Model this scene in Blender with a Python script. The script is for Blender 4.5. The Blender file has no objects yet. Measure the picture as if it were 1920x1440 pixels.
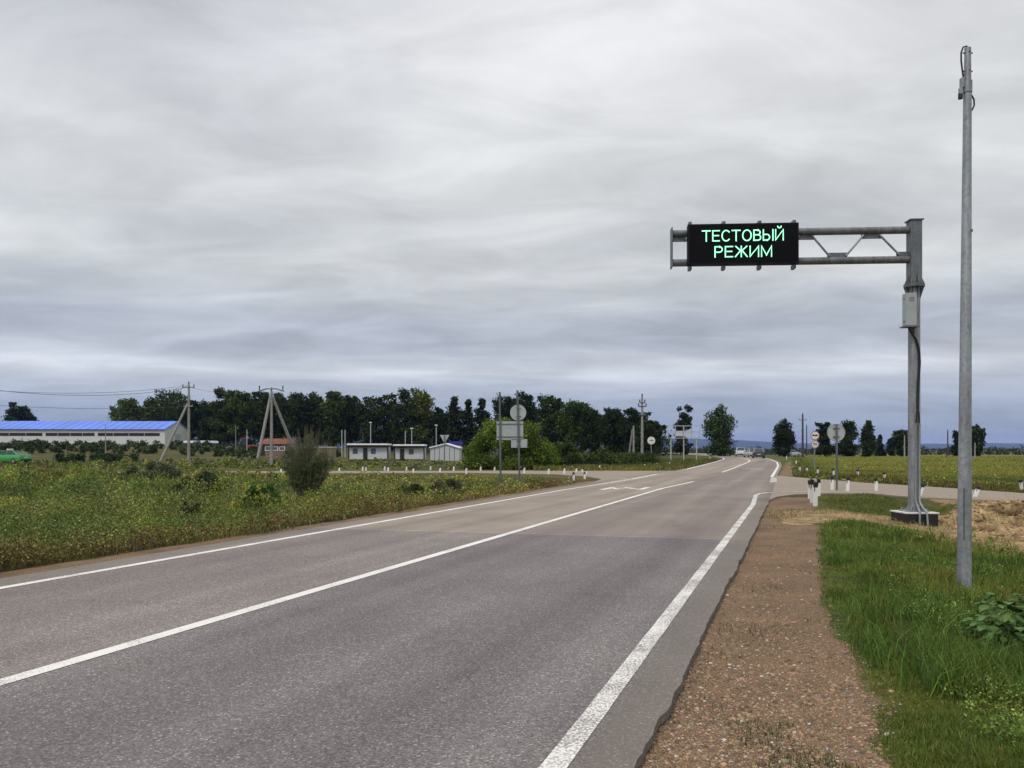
import bpy, bmesh, math, random
import numpy as np
from mathutils import Vector, Matrix, geometry
R = math.radians
random.seed(7); rng = np.random.default_rng(11)
scene = bpy.context.scene
C = scene.collection
F, HZ, EYE = 1450.0, 843.0, 1.5          # focal length and horizon of the photograph in its own pixels; eye height in metres
# ------------------------------------------------------------------ camera
cd = bpy.data.cameras.new('camera'); cam = bpy.data.objects.new('camera', cd); C.objects.link(cam)
cam.location = (0, 0, EYE); cam.rotation_euler = (R(90), 0, 0)
cd.sensor_width = 36; cd.lens = 36 * F / 1920; cd.shift_y = (HZ - 720) / 1920; cd.clip_end = 20000; cd.clip_start = 0.05
scene.camera = cam
# ------------------------------------------------------------------ world: daylight above a broken cloud sheet
SUN_EL, SUN_AZ = 52, 215
w = bpy.data.worlds.new('World'); scene.world = w; w.use_nodes = True
wn, wl = w.node_tree.nodes, w.node_tree.links; wn.clear()
def N(nt, t, **k):
    n = nt.new(t)
    for a, b in k.items(): setattr(n, a, b)
    return n
def build_world():
    out = N(wn, 'ShaderNodeOutputWorld'); bg = N(wn, 'ShaderNodeBackground'); wl.new(bg.outputs[0], out.inputs[0])
    sky = N(wn, 'ShaderNodeTexSky', sky_type='NISHITA', sun_disc=False, sun_elevation=R(SUN_EL), sun_rotation=R(SUN_AZ))
    tc = N(wn, 'ShaderNodeTexCoord'); sp = N(wn, 'ShaderNodeSeparateXYZ'); wl.new(tc.outputs['Generated'], sp.inputs[0])
    def M(op, a, b=None, c=None, clamp=False):
        m = N(wn, 'ShaderNodeMath', operation=op, use_clamp=clamp)
        for i, v in enumerate((a, b, c)):
            if v is None: continue
            if isinstance(v, (int, float)): m.inputs[i].default_value = v
            else: wl.new(v, m.inputs[i])
        return m.outputs[0]
    X, Y, Z = sp.outputs
    hyp = M('SQRT', M('ADD', M('MULTIPLY', X, X), M('MULTIPLY', Y, Y)))
    el = M('DIVIDE', M('ABSOLUTE', Z), M('MAXIMUM', hyp, 0.02))            # tangent of the elevation
    inv = M('DIVIDE', 1.0, M('ADD', M('ABSOLUTE', Z), 0.14))               # a cloud layer seen in perspective
    px = M('MULTIPLY', X, inv); py = M('MULTIPLY', Y, inv)
    cb = N(wn, 'ShaderNodeCombineXYZ'); wl.new(px, cb.inputs[0]); wl.new(py, cb.inputs[1])
    def noise(scale, detail, rough, loc, dist=0.0, rot=0.5, sc=(1, 1, 1)):
        mp = N(wn, 'ShaderNodeMapping'); mp.inputs[1].default_value = loc; mp.inputs[2].default_value = (0, 0, rot); mp.inputs[3].default_value = sc
        wl.new(cb.outputs[0], mp.inputs[0])
        n = N(wn, 'ShaderNodeTexNoise'); n.inputs['Scale'].default_value = scale; n.inputs['Detail'].default_value = detail
        n.inputs['Roughness'].default_value = rough; n.inputs['Distortion'].default_value = dist; wl.new(mp.outputs[0], n.inputs[0]); return n.outputs[0]
    big = noise(0.9, 4, 0.5, (3.1, 7.7, 0), 0.35, 0.5, (1, 1.25, 1)); mid = noise(2.6, 8, 0.56, (1.3, 0.4, 5), 0.7, 0.5, (0.75, 1.3, 1)); low = noise(0.42, 5, 0.55, (9.4, 3.3, 2), 0.2, 0.2, (0.6, 1.3, 1))
    # height ramp, wobbled by the layer
    wob = M('MULTIPLY', M('SUBTRACT', low, 0.5), M('MULTIPLY', el, 0.30))
    e2 = M('ADD', el, wob)
    rp = N(wn, 'ShaderNodeValToRGB'); wl.new(e2, rp.inputs[0]); cr = rp.color_ramp
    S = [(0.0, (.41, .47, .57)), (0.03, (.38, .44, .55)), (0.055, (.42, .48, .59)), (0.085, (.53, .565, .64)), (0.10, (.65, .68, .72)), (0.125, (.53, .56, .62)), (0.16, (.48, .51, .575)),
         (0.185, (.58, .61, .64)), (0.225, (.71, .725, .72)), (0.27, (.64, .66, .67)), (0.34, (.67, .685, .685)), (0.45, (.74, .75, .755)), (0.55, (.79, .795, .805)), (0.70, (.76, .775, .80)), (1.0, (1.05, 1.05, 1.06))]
    while len(cr.elements) < len(S): cr.elements.new(0.5)
    for e, (p, c) in zip(cr.elements, S): e.position = p; e.color = (*c, 1)
    amp = M('MULTIPLY', M('SUBTRACT', big, 0.48), 0.95)
    amp2 = M('MULTIPLY', M('SUBTRACT', mid, 0.5), 0.72)
    g = M('ADD', 1.0, M('ADD', amp, amp2))
    fade = N(wn, 'ShaderNodeMapRange'); fade.inputs[1].default_value = 0.0; fade.inputs[2].default_value = 0.14; fade.inputs[3].default_value = 0.35; fade.inputs[4].default_value = 1.0; wl.new(el, fade.inputs[0])
    g = M('ADD', 1.0, M('MULTIPLY', M('SUBTRACT', g, 1.0), fade.outputs[0]))
    # the overcast is brighter towards the zenith
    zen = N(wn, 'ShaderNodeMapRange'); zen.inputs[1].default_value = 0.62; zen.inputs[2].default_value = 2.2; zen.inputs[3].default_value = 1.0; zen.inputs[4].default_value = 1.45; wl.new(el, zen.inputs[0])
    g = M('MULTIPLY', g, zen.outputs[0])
    # pale breaks low over the horizon
    brk = noise(1.1, 3, .5, (4.2, 8.1, 1), .2, .1, (.35, 1.0, 1)); d_ = M('ABSOLUTE', M('SUBTRACT', el, M('ADD', .098, M('MULTIPLY', M('SUBTRACT', low, .5), .05)))); ban = M('SUBTRACT', 1.0, M('MULTIPLY', d_, 55.0), clamp=True)
    g = M('ADD', g, M('MULTIPLY', M('MULTIPLY', ban, M('MULTIPLY', M('SUBTRACT', brk, .50), 7.0, clamp=True)), .30))
    mul = N(wn, 'ShaderNodeVectorMath', operation='SCALE'); wl.new(rp.outputs[0], mul.inputs[0]); wl.new(g, mul.inputs['Scale'])
    # bluer in the thin parts, and to the left
    blue = M('MULTIPLY', M('SUBTRACT', 0.60, M('ADD', big, M('MULTIPLY', X, 0.25))), 1.5, clamp=True)
    tint = N(wn, 'ShaderNodeMix', data_type='RGBA', blend_type='MULTIPLY'); wl.new(blue, tint.inputs[0]); wl.new(mul.outputs[0], tint.inputs[6]); tint.inputs[7].default_value = (.90, .935, 1.01, 1)
    sk = N(wn, 'ShaderNodeVectorMath', operation='SCALE'); wl.new(sky.outputs[0], sk.inputs[0]); sk.inputs['Scale'].default_value = 0.08
    mx = N(wn, 'ShaderNodeMix', data_type='RGBA'); mx.inputs[0].default_value = 0.93; wl.new(sk.outputs[0], mx.inputs[6]); wl.new(tint.outputs[2], mx.inputs[7])
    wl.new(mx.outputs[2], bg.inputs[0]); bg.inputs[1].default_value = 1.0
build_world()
sd = bpy.data.lights.new('sun', 'SUN'); sun = bpy.data.objects.new('sun', sd); C.objects.link(sun)
sd.energy = 1.5; sd.angle = R(11); sd.color = (1, .97, .92)
az = R(SUN_AZ); dv = Vector((math.sin(az) * math.cos(R(SUN_EL)), math.cos(az) * math.cos(R(SUN_EL)), math.sin(R(SUN_EL))))
sun.rotation_euler = dv.to_track_quat('Z', 'Y').to_euler(); sun.location = (-60, -80, 140)
scene.view_settings.view_transform = 'Standard'; scene.view_settings.look = 'None'; scene.view_settings.exposure = 0; scene.view_settings.gamma = 1
scene.cycles.max_bounces = 6; scene.cycles.volume_bounces = 1
# ------------------------------------------------------------------ coordinates
A = math.atan((1490 - 960) / F); SA, CA = math.sin(A), math.cos(A)
def st(x, y): return x * CA - y * SA, x * SA + y * CA      # across and along the near road
def xy(s, t): return s * CA + t * SA, -s * SA + t * CA
def ss(a, b, v): u = np.clip((np.asarray(v, float) - a) / (b - a), 0, 1); return u * u * (3 - 2 * u)
_L = rng.random((256, 256))
def vn(x, y, k=1.0, o=0):
    x = np.asarray(x, float) * k + 31.7 * o; y = np.asarray(y, float) * k + 17.3 * o
    xi = np.floor(x).astype(int); yi = np.floor(y).astype(int); fx = x - xi; fy = y - yi
    fx = fx * fx * (3 - 2 * fx); fy = fy * fy * (3 - 2 * fy)
    a = _L[xi & 255, yi & 255]; b = _L[(xi + 1) & 255, yi & 255]; c = _L[xi & 255, (yi + 1) & 255]; d = _L[(xi + 1) & 255, (yi + 1) & 255]
    return a * (1 - fx) * (1 - fy) + b * fx * (1 - fy) + c * (1 - fx) * fy + d * fx * fy
def fbm(x, y, k=1.0, o=0, n=4):
    r = 0; a = .5
    for i in range(n): r = r + a * vn(x, y, k * 2 ** i, o + i); a *= .5
    return r / (1 - .5 ** n)
def edgef(x, y):    # where the right verge begins, across the road
    return np.interp(y, [3, 3.6, 4.0, 4.9, 5.9, 6.9, 8.5, 11, 15.3, 20], [.5, .47, .41, .47, .42, .31, .26, .33, .45, .5]) + (fbm(x, y, 1.9, 8) - .5) * .22 + (fbm(x, y, 7, 9) - .5) * .10
def clay(x, y):      # freshly dug dark clay
    return ss(.50, .60, fbm(x, y, .8, 80)) * np.exp(-(((x - 13.9) / 3.8) ** 4 + ((y - 19.2) / 2.8) ** 4))
def sandmask(x, y):
    s, t = st(x, y); e = (fbm(x, y, .9, 5) - .5) * 2.4
    yy = y + e
    m = ss(15.8, 17.0, yy) * (1 - ss(19.2, 20.2, yy)) * ss(-1.0, 0.0, s) * (1 - ss(4.2, 4.8, s + e * .3))
    m2 = ss(12.6, 13.8, yy + (s - 4.5) * .7) * ss(1.8, 3.0, s) * (1 - ss(27, 28, y)) * ss(3.6, 4.4, s + ss(18, 16, y) * 3)
    return np.maximum(m, m2)
def mounds(x, y):
    z = 0
    for cx, cy, rx, ry, h in ((11.6, 19.6, .9, 1.1, .30), (11.0, 18.4, .6, .5, .14), (14.2, 19.6, 1.3, .8, .22), (15.2, 18.2, 1.2, .8, .25), (13.9, 21.4, 1.6, .5, .2), (16.4, 20.6, 1.6, .7, .24), (12.9, 17.2, 1.2, .3, .08), (16.0, 16.4, 1.4, .5, .16)):
        d = ((x - cx) / rx) ** 2 + ((y - cy) / ry) ** 2; z = z + h * np.exp(-d)
    for cx, cy, rx, ry, h in ((12.3, 19.2, .45, .8, .28), (14.7, 19.0, .9, .28, .30), (15.6, 19.5, 1.0, .25, .22)):
        d = ((x - cx) / rx) ** 2 + ((y - cy) / ry) ** 2; z = z - h * np.exp(-d)
    m = np.exp(-(((x - 13.7) / 3.6) ** 4 + ((y - 19) / 3.0) ** 4))
    return (1 - ss(20.9, 22.1, y)) * (z * 1.5 + m * ((fbm(x, y, 1.9, 3) - .5) * .55 + np.abs(fbm(x, y, 4.5, 4, 3) - .5) * .35 - .03))
def terr(x, y):
    x = np.asarray(x, float); y = np.asarray(y, float); s, t = st(x, y)
    z = -0.05 - 0.02 * fbm(x, y, .8, 2)
    r = ss(0.6, 3.4, s) * (1 - ss(19.8, 22.2, y)) * ss(-12, 0, y + 12); z = z - .25 * r - .07 * r * fbm(x, y, 1.3, 1)
    l = ss(9.3, 11.8, -s) * (1 - ss(30, 41, y)); z = z - .42 * l - .10 * l * fbm(x, y, .5, 6)
    z = z - .06 * ss(60, 80, y) * 0
    z = z + 2.35 * ss(105, 185, y) * ss(15, 70, -x) * (1 - ss(900, 1400, y))
    z = z - 1.2 * ss(190, 420, y) * (1 - ss(15, 70, -x)) * ss(40, 60, x)
    return z + mounds(x, y)
def G(px, py, z=None):
    """where the ray through a photo pixel meets the ground (or the level z)"""
    kx = (px - 960) / F; kz = -(py - HZ) / F
    if z is None:
        y = 3.0
        while y < 2000:
            if EYE + kz * y <= float(terr(kx * y, y)): break
            y *= 1.004
        return Vector((kx * y, y, float(terr(kx * y, y))))
    y = (EYE - z) / -kz; return Vector((kx * y, y, z))
def on(px, Y): x = (px - 960) / F * Y; return Vector((x, Y, float(terr(x, Y))))
def zat(py, Y): return EYE + (HZ - py) / F * Y
# ------------------------------------------------------------------ materials
MATS = {}
def mat(name, col, rough=.7, metal=0.0, var=.12, scale=3.0, bump=0.0, dirt=None, dirt_amt=.35, emit=None, spec=.4):
    if name in MATS: return MATS[name]
    m = bpy.data.materials.new(name); m.use_nodes = True; nt = m.node_tree; n, l = nt.nodes, nt.links; p = n['Principled BSDF']
    tc = N(n, 'ShaderNodeTexCoord'); nz = N(n, 'ShaderNodeTexNoise'); nz.inputs['Scale'].default_value = scale; nz.inputs['Detail'].default_value = 5; nz.inputs['Roughness'].default_value = .62; l.new(tc.outputs['Object'], nz.inputs[0])
    r = N(n, 'ShaderNodeValToRGB'); l.new(nz.outputs[0], r.inputs[0]); r.color_ramp.elements[0].position = .32; r.color_ramp.elements[1].position = .68
    r.color_ramp.elements[0].color = (*[c * (1 - var) for c in col], 1); r.color_ramp.elements[1].color = (*[min(1, c * (1 + var)) for c in col], 1)
    o = r.outputs[0]
    if dirt:
        n2 = N(n, 'ShaderNodeTexNoise'); n2.inputs['Scale'].default_value = scale * .37; n2.inputs['Detail'].default_value = 7; l.new(tc.outputs['Object'], n2.inputs[0])
        r2 = N(n, 'ShaderNodeValToRGB'); l.new(n2.outputs[0], r2.inputs[0]); r2.color_ramp.elements[0].position = .5; r2.color_ramp.elements[1].position = .72; r2.color_ramp.elements[1].color = (dirt_amt,) * 3 + (1,)
        mx = N(n, 'ShaderNodeMix', data_type='RGBA'); l.new(r2.outputs[0], mx.inputs[0]); l.new(o, mx.inputs[6]); mx.inputs[7].default_value = (*dirt, 1); o = mx.outputs[2]
    l.new(o, p.inputs['Base Color']); p.inputs['Roughness'].default_value = rough; p.inputs['Metallic'].default_value = metal; p.inputs['Specular IOR Level'].default_value = spec
    if bump:
        b = N(n, 'ShaderNodeBump'); b.inputs['Strength'].default_value = bump; b.inputs['Distance'].default_value = .01; l.new(nz.outputs[0], b.inputs['Height']); l.new(b.outputs[0], p.inputs['Normal'])
    if emit: p.inputs['Emission Color'].default_value = (*emit[0], 1); p.inputs['Emission Strength'].default_value = emit[1]
    MATS[name] = m; return m
def galv(name='galvanised_steel', base=(.26, .28, .30)):
    if name in MATS: return MATS[name]
    m = bpy.data.materials.new(name); m.use_nodes = True; n, l = m.node_tree.nodes, m.node_tree.links; p = n['Principled BSDF']
    tc = N(n, 'ShaderNodeTexCoord'); v = N(n, 'ShaderNodeTexVoronoi'); v.inputs['Scale'].default_value = 26; l.new(tc.outputs['Object'], v.inputs[0])
    mp = N(n, 'ShaderNodeMapping'); mp.inputs[3].default_value = (6, 6, .8); l.new(tc.outputs['Object'], mp.inputs[0])
    nz = N(n, 'ShaderNodeTexNoise'); nz.inputs['Scale'].default_value = 1.6; nz.inputs['Detail'].default_value = 7; l.new(mp.outputs[0], nz.inputs[0])
    r = N(n, 'ShaderNodeValToRGB'); l.new(nz.outputs[0], r.inputs[0]); r.color_ramp.elements[0].position = .3; r.color_ramp.elements[1].position = .7
    r.color_ramp.elements[0].color = (*[c * .68 for c in base], 1); r.color_ramp.elements[1].color = (*[c * 1.25 for c in base], 1)
    mx = N(n, 'ShaderNodeMix', data_type='RGBA', blend_type='OVERLAY'); mx.inputs[0].default_value = .22; l.new(r.outputs[0], mx.inputs[6]); l.new(v.outputs['Color'], mx.inputs[7])
    hs = N(n, 'ShaderNodeHueSaturation'); hs.inputs['Saturation'].default_value = .4; l.new(mx.outputs[2], hs.inputs['Color'])
    l.new(hs.outputs[0], p.inputs['Base Color']); p.inputs['Metallic'].default_value = .35; p.inputs['Roughness'].default_value = .5
    MATS[name] = m; return m
def leafmat(name, trans=.25, rough=.65):
    if name in MATS: return MATS[name]
    m = bpy.data.materials.new(name); m.use_nodes = True; n, l = m.node_tree.nodes, m.node_tree.links; p = n['Principled BSDF']; out = n['Material Output']
    a = N(n, 'ShaderNodeAttribute', attribute_name='col'); l.new(a.outputs['Color'], p.inputs['Base Color']); p.inputs['Roughness'].default_value = rough; p.inputs['Specular IOR Level'].default_value = .15
    t = N(n, 'ShaderNodeBsdfTranslucent'); l.new(a.outputs['Color'], t.inputs[0]); mx = N(n, 'ShaderNodeMixShader'); mx.inputs[0].default_value = trans
    l.new(p.outputs[0], mx.inputs[1]); l.new(t.outputs[0], mx.inputs[2]); l.new(mx.outputs[0], out.inputs[0]); MATS[name] = m; return m
# ------------------------------------------------------------------ mesh helpers
def tag(o, label=None, cat=None, group=None, kind=None):
    if label: o['label'] = label
    if cat: o['category'] = cat
    if group: o['group'] = group
    if kind: o['kind'] = kind
    return o
def thing(name, loc, label, cat, group=None, rz=0):
    o = bpy.data.objects.new(name, None); C.objects.link(o); o.location = loc; o.rotation_euler = (0, 0, rz); o.empty_display_size = .3
    return tag(o, label, cat, group)
def arrays(name, V, idx, sizes, m, parent=None, col=None, smooth=False):
    me = bpy.data.meshes.new(name); V = np.asarray(V, np.float32).reshape(-1, 3); idx = np.asarray(idx, np.int32).ravel(); sizes = np.asarray(sizes, np.int32)
    me.vertices.add(len(V)); me.vertices.foreach_set('co', V.ravel()); me.loops.add(len(idx)); me.loops.foreach_set('vertex_index', idx)
    me.polygons.add(len(sizes)); me.polygons.foreach_set('loop_start', np.concatenate([[0], np.cumsum(sizes)[:-1]]).astype(np.int32)); me.polygons.foreach_set('loop_total', sizes)
    if smooth: me.polygons.foreach_set('use_smooth', np.ones(len(sizes), bool))
    if col is not None:
        a = me.color_attributes.new('col', 'FLOAT_COLOR', 'POINT'); c = np.ones((len(V), 4), np.float32); c[:, :3] = col; a.data.foreach_set('color', c.ravel())
    me.update(); me.validate(); me.materials.append(m)
    o = bpy.data.objects.new(name, me); C.objects.link(o)
    if parent: o.parent = parent
    return o
class MB:
    def __init__(s): s.v = []; s.f = []
    def add(s, v, f):
        b = len(s.v); s.v += [tuple(x) for x in v]; s.f += [[i + b for i in q] for q in f]; return s
    def box(s, c, d, rz=0.0, rx=0.0, ry=0.0, ch=0.0):
        x, y, z = [k / 2 for k in d]; M = Matrix.Translation(c) @ Matrix.Rotation(rz, 4, 'Z') @ Matrix.Rotation(ry, 4, 'Y') @ Matrix.Rotation(rx, 4, 'X')
        bm = bmesh.new(); bmesh.ops.create_cube(bm, size=1); bmesh.ops.scale(bm, vec=d, verts=bm.verts)
        if ch: bmesh.ops.bevel(bm, geom=bm.edges[:], offset=ch, segments=2, affect='EDGES', profile=.5)
        bm.verts.index_update(); s.add([M @ v.co for v in bm.verts], [[v.index for v in f.verts] for f in bm.faces]); bm.free(); return s
    def tube(s, pts, rad, n=12, cap=True):
        pts = [Vector(p) for p in pts]; rad = rad if isinstance(rad, (list, tuple)) else [rad] * len(pts); V = []; Fc = []
        up = None
        for i, p in enumerate(pts):
            d = (pts[min(i + 1, len(pts) - 1)] - pts[max(i - 1, 0)]).normalized()
            if up is None: up = Vector((0, 1, 0)) if abs(d.z) > .8 else Vector((0, 0, 1))
            a = d.cross(up).normalized(); b = a.cross(d).normalized(); up = b
            for k in range(n):
                an = 2 * math.pi * k / n; V.append(p + a * math.cos(an) * rad[i] + b * math.sin(an) * rad[i])
        for i in range(len(pts) - 1):
            for k in range(n): k2 = (k + 1) % n; Fc.append([i * n + k, i * n + k2, (i + 1) * n + k2, (i + 1) * n + k])
        if cap: Fc.append(list(range(n))[::-1]); Fc.append([(len(pts) - 1) * n + k for k in range(n)])
        return s.add(V, Fc)
    def disc(s, c, r, th, n=40, ax='Y'):   # a flat round plate facing the camera
        V = []; c = Vector(c)
        for q in (-th / 2, th / 2):
            for k in range(n): an = 2 * math.pi * k / n; V.append(c + Vector((r * math.cos(an), q, r * math.sin(an))))
        return s.add(V, [list(range(n)), [n + k for k in range(n)][::-1]] + [[k, n + k, n + (k + 1) % n, (k + 1) % n] for k in range(n)])
    def ring(s, c, r0, r1, th, n=40):
        V = []; c = Vector(c)
        for q in (-th / 2, th / 2):
            for r in (r0, r1):
                for k in range(n): an = 2 * math.pi * k / n; V.append(c + Vector((r * math.cos(an), q, r * math.sin(an))))
        f = []
        for k in range(n):
            k2 = (k + 1) % n; f += [[k, n + k, n + k2, k2], [2 * n + k2, 3 * n + k2, 3 * n + k, 2 * n + k], [n + k, 3 * n + k, 3 * n + k2, n + k2], [k2, 2 * n + k2, 2 * n + k, k]]
        return s.add(V, f)
    def prism(s, poly, y0, y1):            # polygon in x,z pushed along y
        n = len(poly); V = [(x, y0, z) for x, z in poly] + [(x, y1, z) for x, z in poly]
        return s.add(V, [list(range(n)), [n + k for k in range(n)][::-1]] + [[k, n + k, n + (k + 1) % n, (k + 1) % n] for k in range(n)])
    def build(s, name, m, parent=None, smooth=False):
        me = bpy.data.meshes.new(name); me.from_pydata([tuple(v) for v in s.v], [], s.f); bm = bmesh.new(); bm.from_mesh(me); bmesh.ops.recalc_face_normals(bm, faces=bm.faces); bm.to_mesh(me); bm.free()
        me.materials.append(m)
        if smooth:
            for p in me.polygons: p.use_smooth = len(p.vertices) <= 4 and p.area < 50
            try: me.set_sharp_from_angle(angle=R(40))
            except Exception: pass
        o = bpy.data.objects.new(name, me); C.objects.link(o)
        if parent: o.parent = parent
        return o
def copy_thing(o):
    c = o.copy(); C.objects.link(c)
    def rec(a, b):
        for ch in a.children:
            d = ch.copy(); C.objects.link(d); d.parent = b; rec(ch, d)
    rec(o, c); return c
ORD = 'first second third fourth fifth sixth seventh eighth ninth tenth eleventh twelfth thirteenth fourteenth fifteenth sixteenth seventeenth eighteenth nineteenth twentieth twenty-first twenty-second twenty-third twenty-fourth twenty-fifth twenty-sixth twenty-seventh twenty-eighth twenty-ninth thirtieth thirty-first thirty-second'.split()
# ================================================================== GROUND
def axis(lo, hi, fine0, fine1, d, grow):
    a = list(np.arange(fine0, fine1, d)); st_, x = d, a[-1]
    while x < hi: st_ *= grow; x += st_; a.append(min(x, hi))
    st_, x = d, a[0]
    while x > lo: st_ *= grow; x -= st_; a.insert(0, max(x, lo))
    return np.array(a)
gx = axis(-8800, 8800, -12, 18, .12, 1.06); gy = axis(-60, 8800, 3, 30, .12, 1.05)
XX, YY = np.meshgrid(gx, gy); nx, ny = len(gx), len(gy)
ZZ = terr(XX, YY)
i0 = (np.arange(ny - 1)[:, None] * nx + np.arange(nx - 1)[None, :]).ravel(); quads = np.stack([i0, i0 + 1, i0 + nx + 1, i0 + nx], 1)
s_, t_ = st(XX, YY)
e_ = (fbm(XX, YY, 1.2, 8) - .5)
edge = edgef(XX, YY)
rgrav = ss(-1.2, -.9, s_) * (1 - ss(edge - .12, edge + .14, s_)) * (1 - ss(24, 26.5, YY))
lgrav = ss(8.3, 8.5, -s_) * (1 - ss(9.25, 9.75, -s_ + e_ * .9)) * (1 - ss(37, 40, YY))
far_r = ss(43, 46, YY) * ss(-1.4, -.8, s_) * (1 - ss(.6, 2.2, s_ + e_ * 2)) * (1 - ss(95, 120, YY))
gravel = np.maximum(np.maximum(rgrav, lgrav * .95), far_r * .62)
rgrav = rgrav * (1 - ss(15.6, 16.6, YY + e_ * 2) * (1 - ss(19.4, 20.6, YY + e_)) * ss(-.6, 0, s_)); gravel = np.maximum(np.maximum(rgrav, lgrav * .95), far_r * .62); sand = np.clip(sandmask(XX, YY) * 1.3, 0, 1) * (1 - rgrav)
# vegetated ground tone
def veg_tone(x, y):
    s, t = st(x, y); n1 = fbm(x, y, .10, 12)[..., None]; n2 = fbm(x, y, .45, 13)[..., None]; n3 = fbm(x, y, .05, 14)[..., None]
    green = np.array([.088, .122, .028]); olive = np.array([.150, .145, .036]); yel = np.array([.28, .27, .035]); dark = np.array([.048, .068, .022]); red = np.array([.135, .085, .035]); bright = np.array([.105, .160, .030]); field = np.array([.215, .22, .045]); dry = np.array([.19, .15, .07])
    c = green + (olive - green) * np.clip((n1 - .42) * 5, 0, 1); c = c + (yel - c) * np.clip((n2 - .60) * 5, 0, 1) * .7; c = c + (dark - c) * np.clip((.40 - n2) * 6, 0, 1) * .6
    rs = s[..., None]; yy = y[..., None]
    lr = ss(9.2, 9.7, -rs) * (1 - ss(10.6, 12.4, -rs + (n2 - .5) * 3)) * (1 - ss(40, 46, yy)); c = c + (red - c) * lr * .7
    # near right verge
    nr = ss(-.2, .4, rs) * (1 - ss(20.5, 24, yy)); b = bright + (np.array([.165, .180, .035]) - bright) * np.clip((n2 - .40) * 4, 0, 1); c = c + (b - c) * nr
    # far right field
    fr = ss(0, 4, rs) * ss(38, 50, yy) * ss(0, 6, x[..., None] - (y[..., None] * .33)); f = field + (olive - field) * np.clip((n1 - .5) * 4, 0, 1); c = c + (f - c) * fr
    fl = ss(55, 75, yy) * ss(5, 10, -rs); fcol = np.array([.085, .095, .030]) + (dry * .6 - np.array([.085, .095, .030])) * np.clip((n3 - .5) * 5, 0, 1); c = c + (fcol - c) * fl * .6
    return c
VC = veg_tone(XX, YY)
gm = bpy.data.materials.new('ground'); gm.use_nodes = True
def build_ground_mat():
    n, l = gm.node_tree.nodes, gm.node_tree.links; p = n['Principled BSDF']; p.inputs['Roughness'].default_value = .92; p.inputs['Specular IOR Level'].default_value = .15
    tc = N(n, 'ShaderNodeTexCoord'); P = tc.outputs['Object']
    def noise(sc, det=5, ro=.6): q = N(n, 'ShaderNodeTexNoise'); q.inputs['Scale'].default_value = sc; q.inputs['Detail'].default_value = det; q.inputs['Roughness'].default_value = ro; l.new(P, q.inputs[0]); return q.outputs[0]
    def ramp(src, els):
        r = N(n, 'ShaderNodeValToRGB'); l.new(src, r.inputs[0])
        while len(r.color_ramp.elements) < len(els): r.color_ramp.elements.new(.5)
        for e, (a, c) in zip(r.color_ramp.elements, els): e.position = a; e.color = (*c, 1)
        return r.outputs[0]
    def mix(f, a, b, bt='MIX'):
        m = N(n, 'ShaderNodeMix', data_type='RGBA', blend_type=bt)
        for s_, v in ((0, f), (6, a), (7, b)):
            if hasattr(v, 'links'): l.new(v, m.inputs[s_])
            else: m.inputs[s_].default_value = v if s_ == 0 else (*v, 1)
        return m.outputs[2]
    ac = N(n, 'ShaderNodeAttribute', attribute_name='col'); am = N(n, 'ShaderNodeAttribute', attribute_name='mask'); sp = N(n, 'ShaderNodeSeparateColor'); l.new(am.outputs['Color'], sp.inputs[0])
    # stones of the shoulder
    v1 = N(n, 'ShaderNodeTexVoronoi'); v1.inputs['Scale'].default_value = 105; l.new(P, v1.inputs[0]); v2 = N(n, 'ShaderNodeTexVoronoi'); v2.inputs['Scale'].default_value = 230; l.new(P, v2.inputs[0])
    sc1 = N(n, 'ShaderNodeSeparateColor'); l.new(v1.outputs['Color'], sc1.inputs[0]); sc2 = N(n, 'ShaderNodeSeparateColor'); l.new(v2.outputs['Color'], sc2.inputs[0])
    g1 = ramp(sc1.outputs[0], [(0, (.12, .078, .044)), (.35, (.205, .130, .077)), (.7, (.285, .187, .115)), (.92, (.39, .285, .19)), (1, (.60, .50, .38))])
    g2 = ramp(sc2.outputs[0], [(0, (.11, .072, .042)), (.5, (.235, .158, .09)), (1, (.36, .26, .165))])
    gg = mix(.5, g1, g2); big = ramp(noise(1.3, 6), [(.3, (.66, .66, .68)), (.7, (1.15, 1.1, 1.05))]); gg = mix(1.0, gg, big, 'MULTIPLY')
    # sand and clay
    sa = ramp(noise(5, 8, .7), [(.3, (.20, .135, .07)), (.5, (.40, .29, .155)), (.7, (.60, .50, .31))])
    sb = ramp(noise(.9, 4), [(.35, (.6, .55, .5)), (.65, (1.15, 1.1, 1.0))]); sa = mix(1.0, sa, sb, 'MULTIPLY')
    sa = mix(sp.outputs[2], sa, mix(1.0, sa, (.40, .36, .33), 'MULTIPLY'))
    vg = mix(1.0, ac.outputs['Color'], ramp(noise(6, 8, .75), [(.3, (.35, .33, .33)), (.7, (1.15, 1.1, 1.0))]), 'MULTIPLY'); vg = mix(1.0, vg, ramp(noise(42, 4, .8), [(.35, (.45, .42, .4)), (.65, (1.25, 1.25, 1.2))]), 'MULTIPLY'); vg = mix(ramp(noise(2.4, 6, .7), [(.52, (0, 0, 0)), (.66, (.6, .6, .6))]), vg, (.10, .075, .045))
    rag = noise(9, 6, .7)
    def thr(src):
        a = N(n, 'ShaderNodeMath', operation='ADD'); l.new(src, a.inputs[0]); b = N(n, 'ShaderNodeMath', operation='SUBTRACT'); l.new(rag, b.inputs[0]); b.inputs[1].default_value = .5; b2 = N(n, 'ShaderNodeMath', operation='MULTIPLY'); l.new(b.outputs[0], b2.inputs[0]); b2.inputs[1].default_value = 1.3
        l.new(b2.outputs[0], a.inputs[1]); r = N(n, 'ShaderNodeMapRange'); r.inputs[1].default_value = .35; r.inputs[2].default_value = .65; l.new(a.outputs[0], r.inputs[0]); return r.outputs[0]
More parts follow.
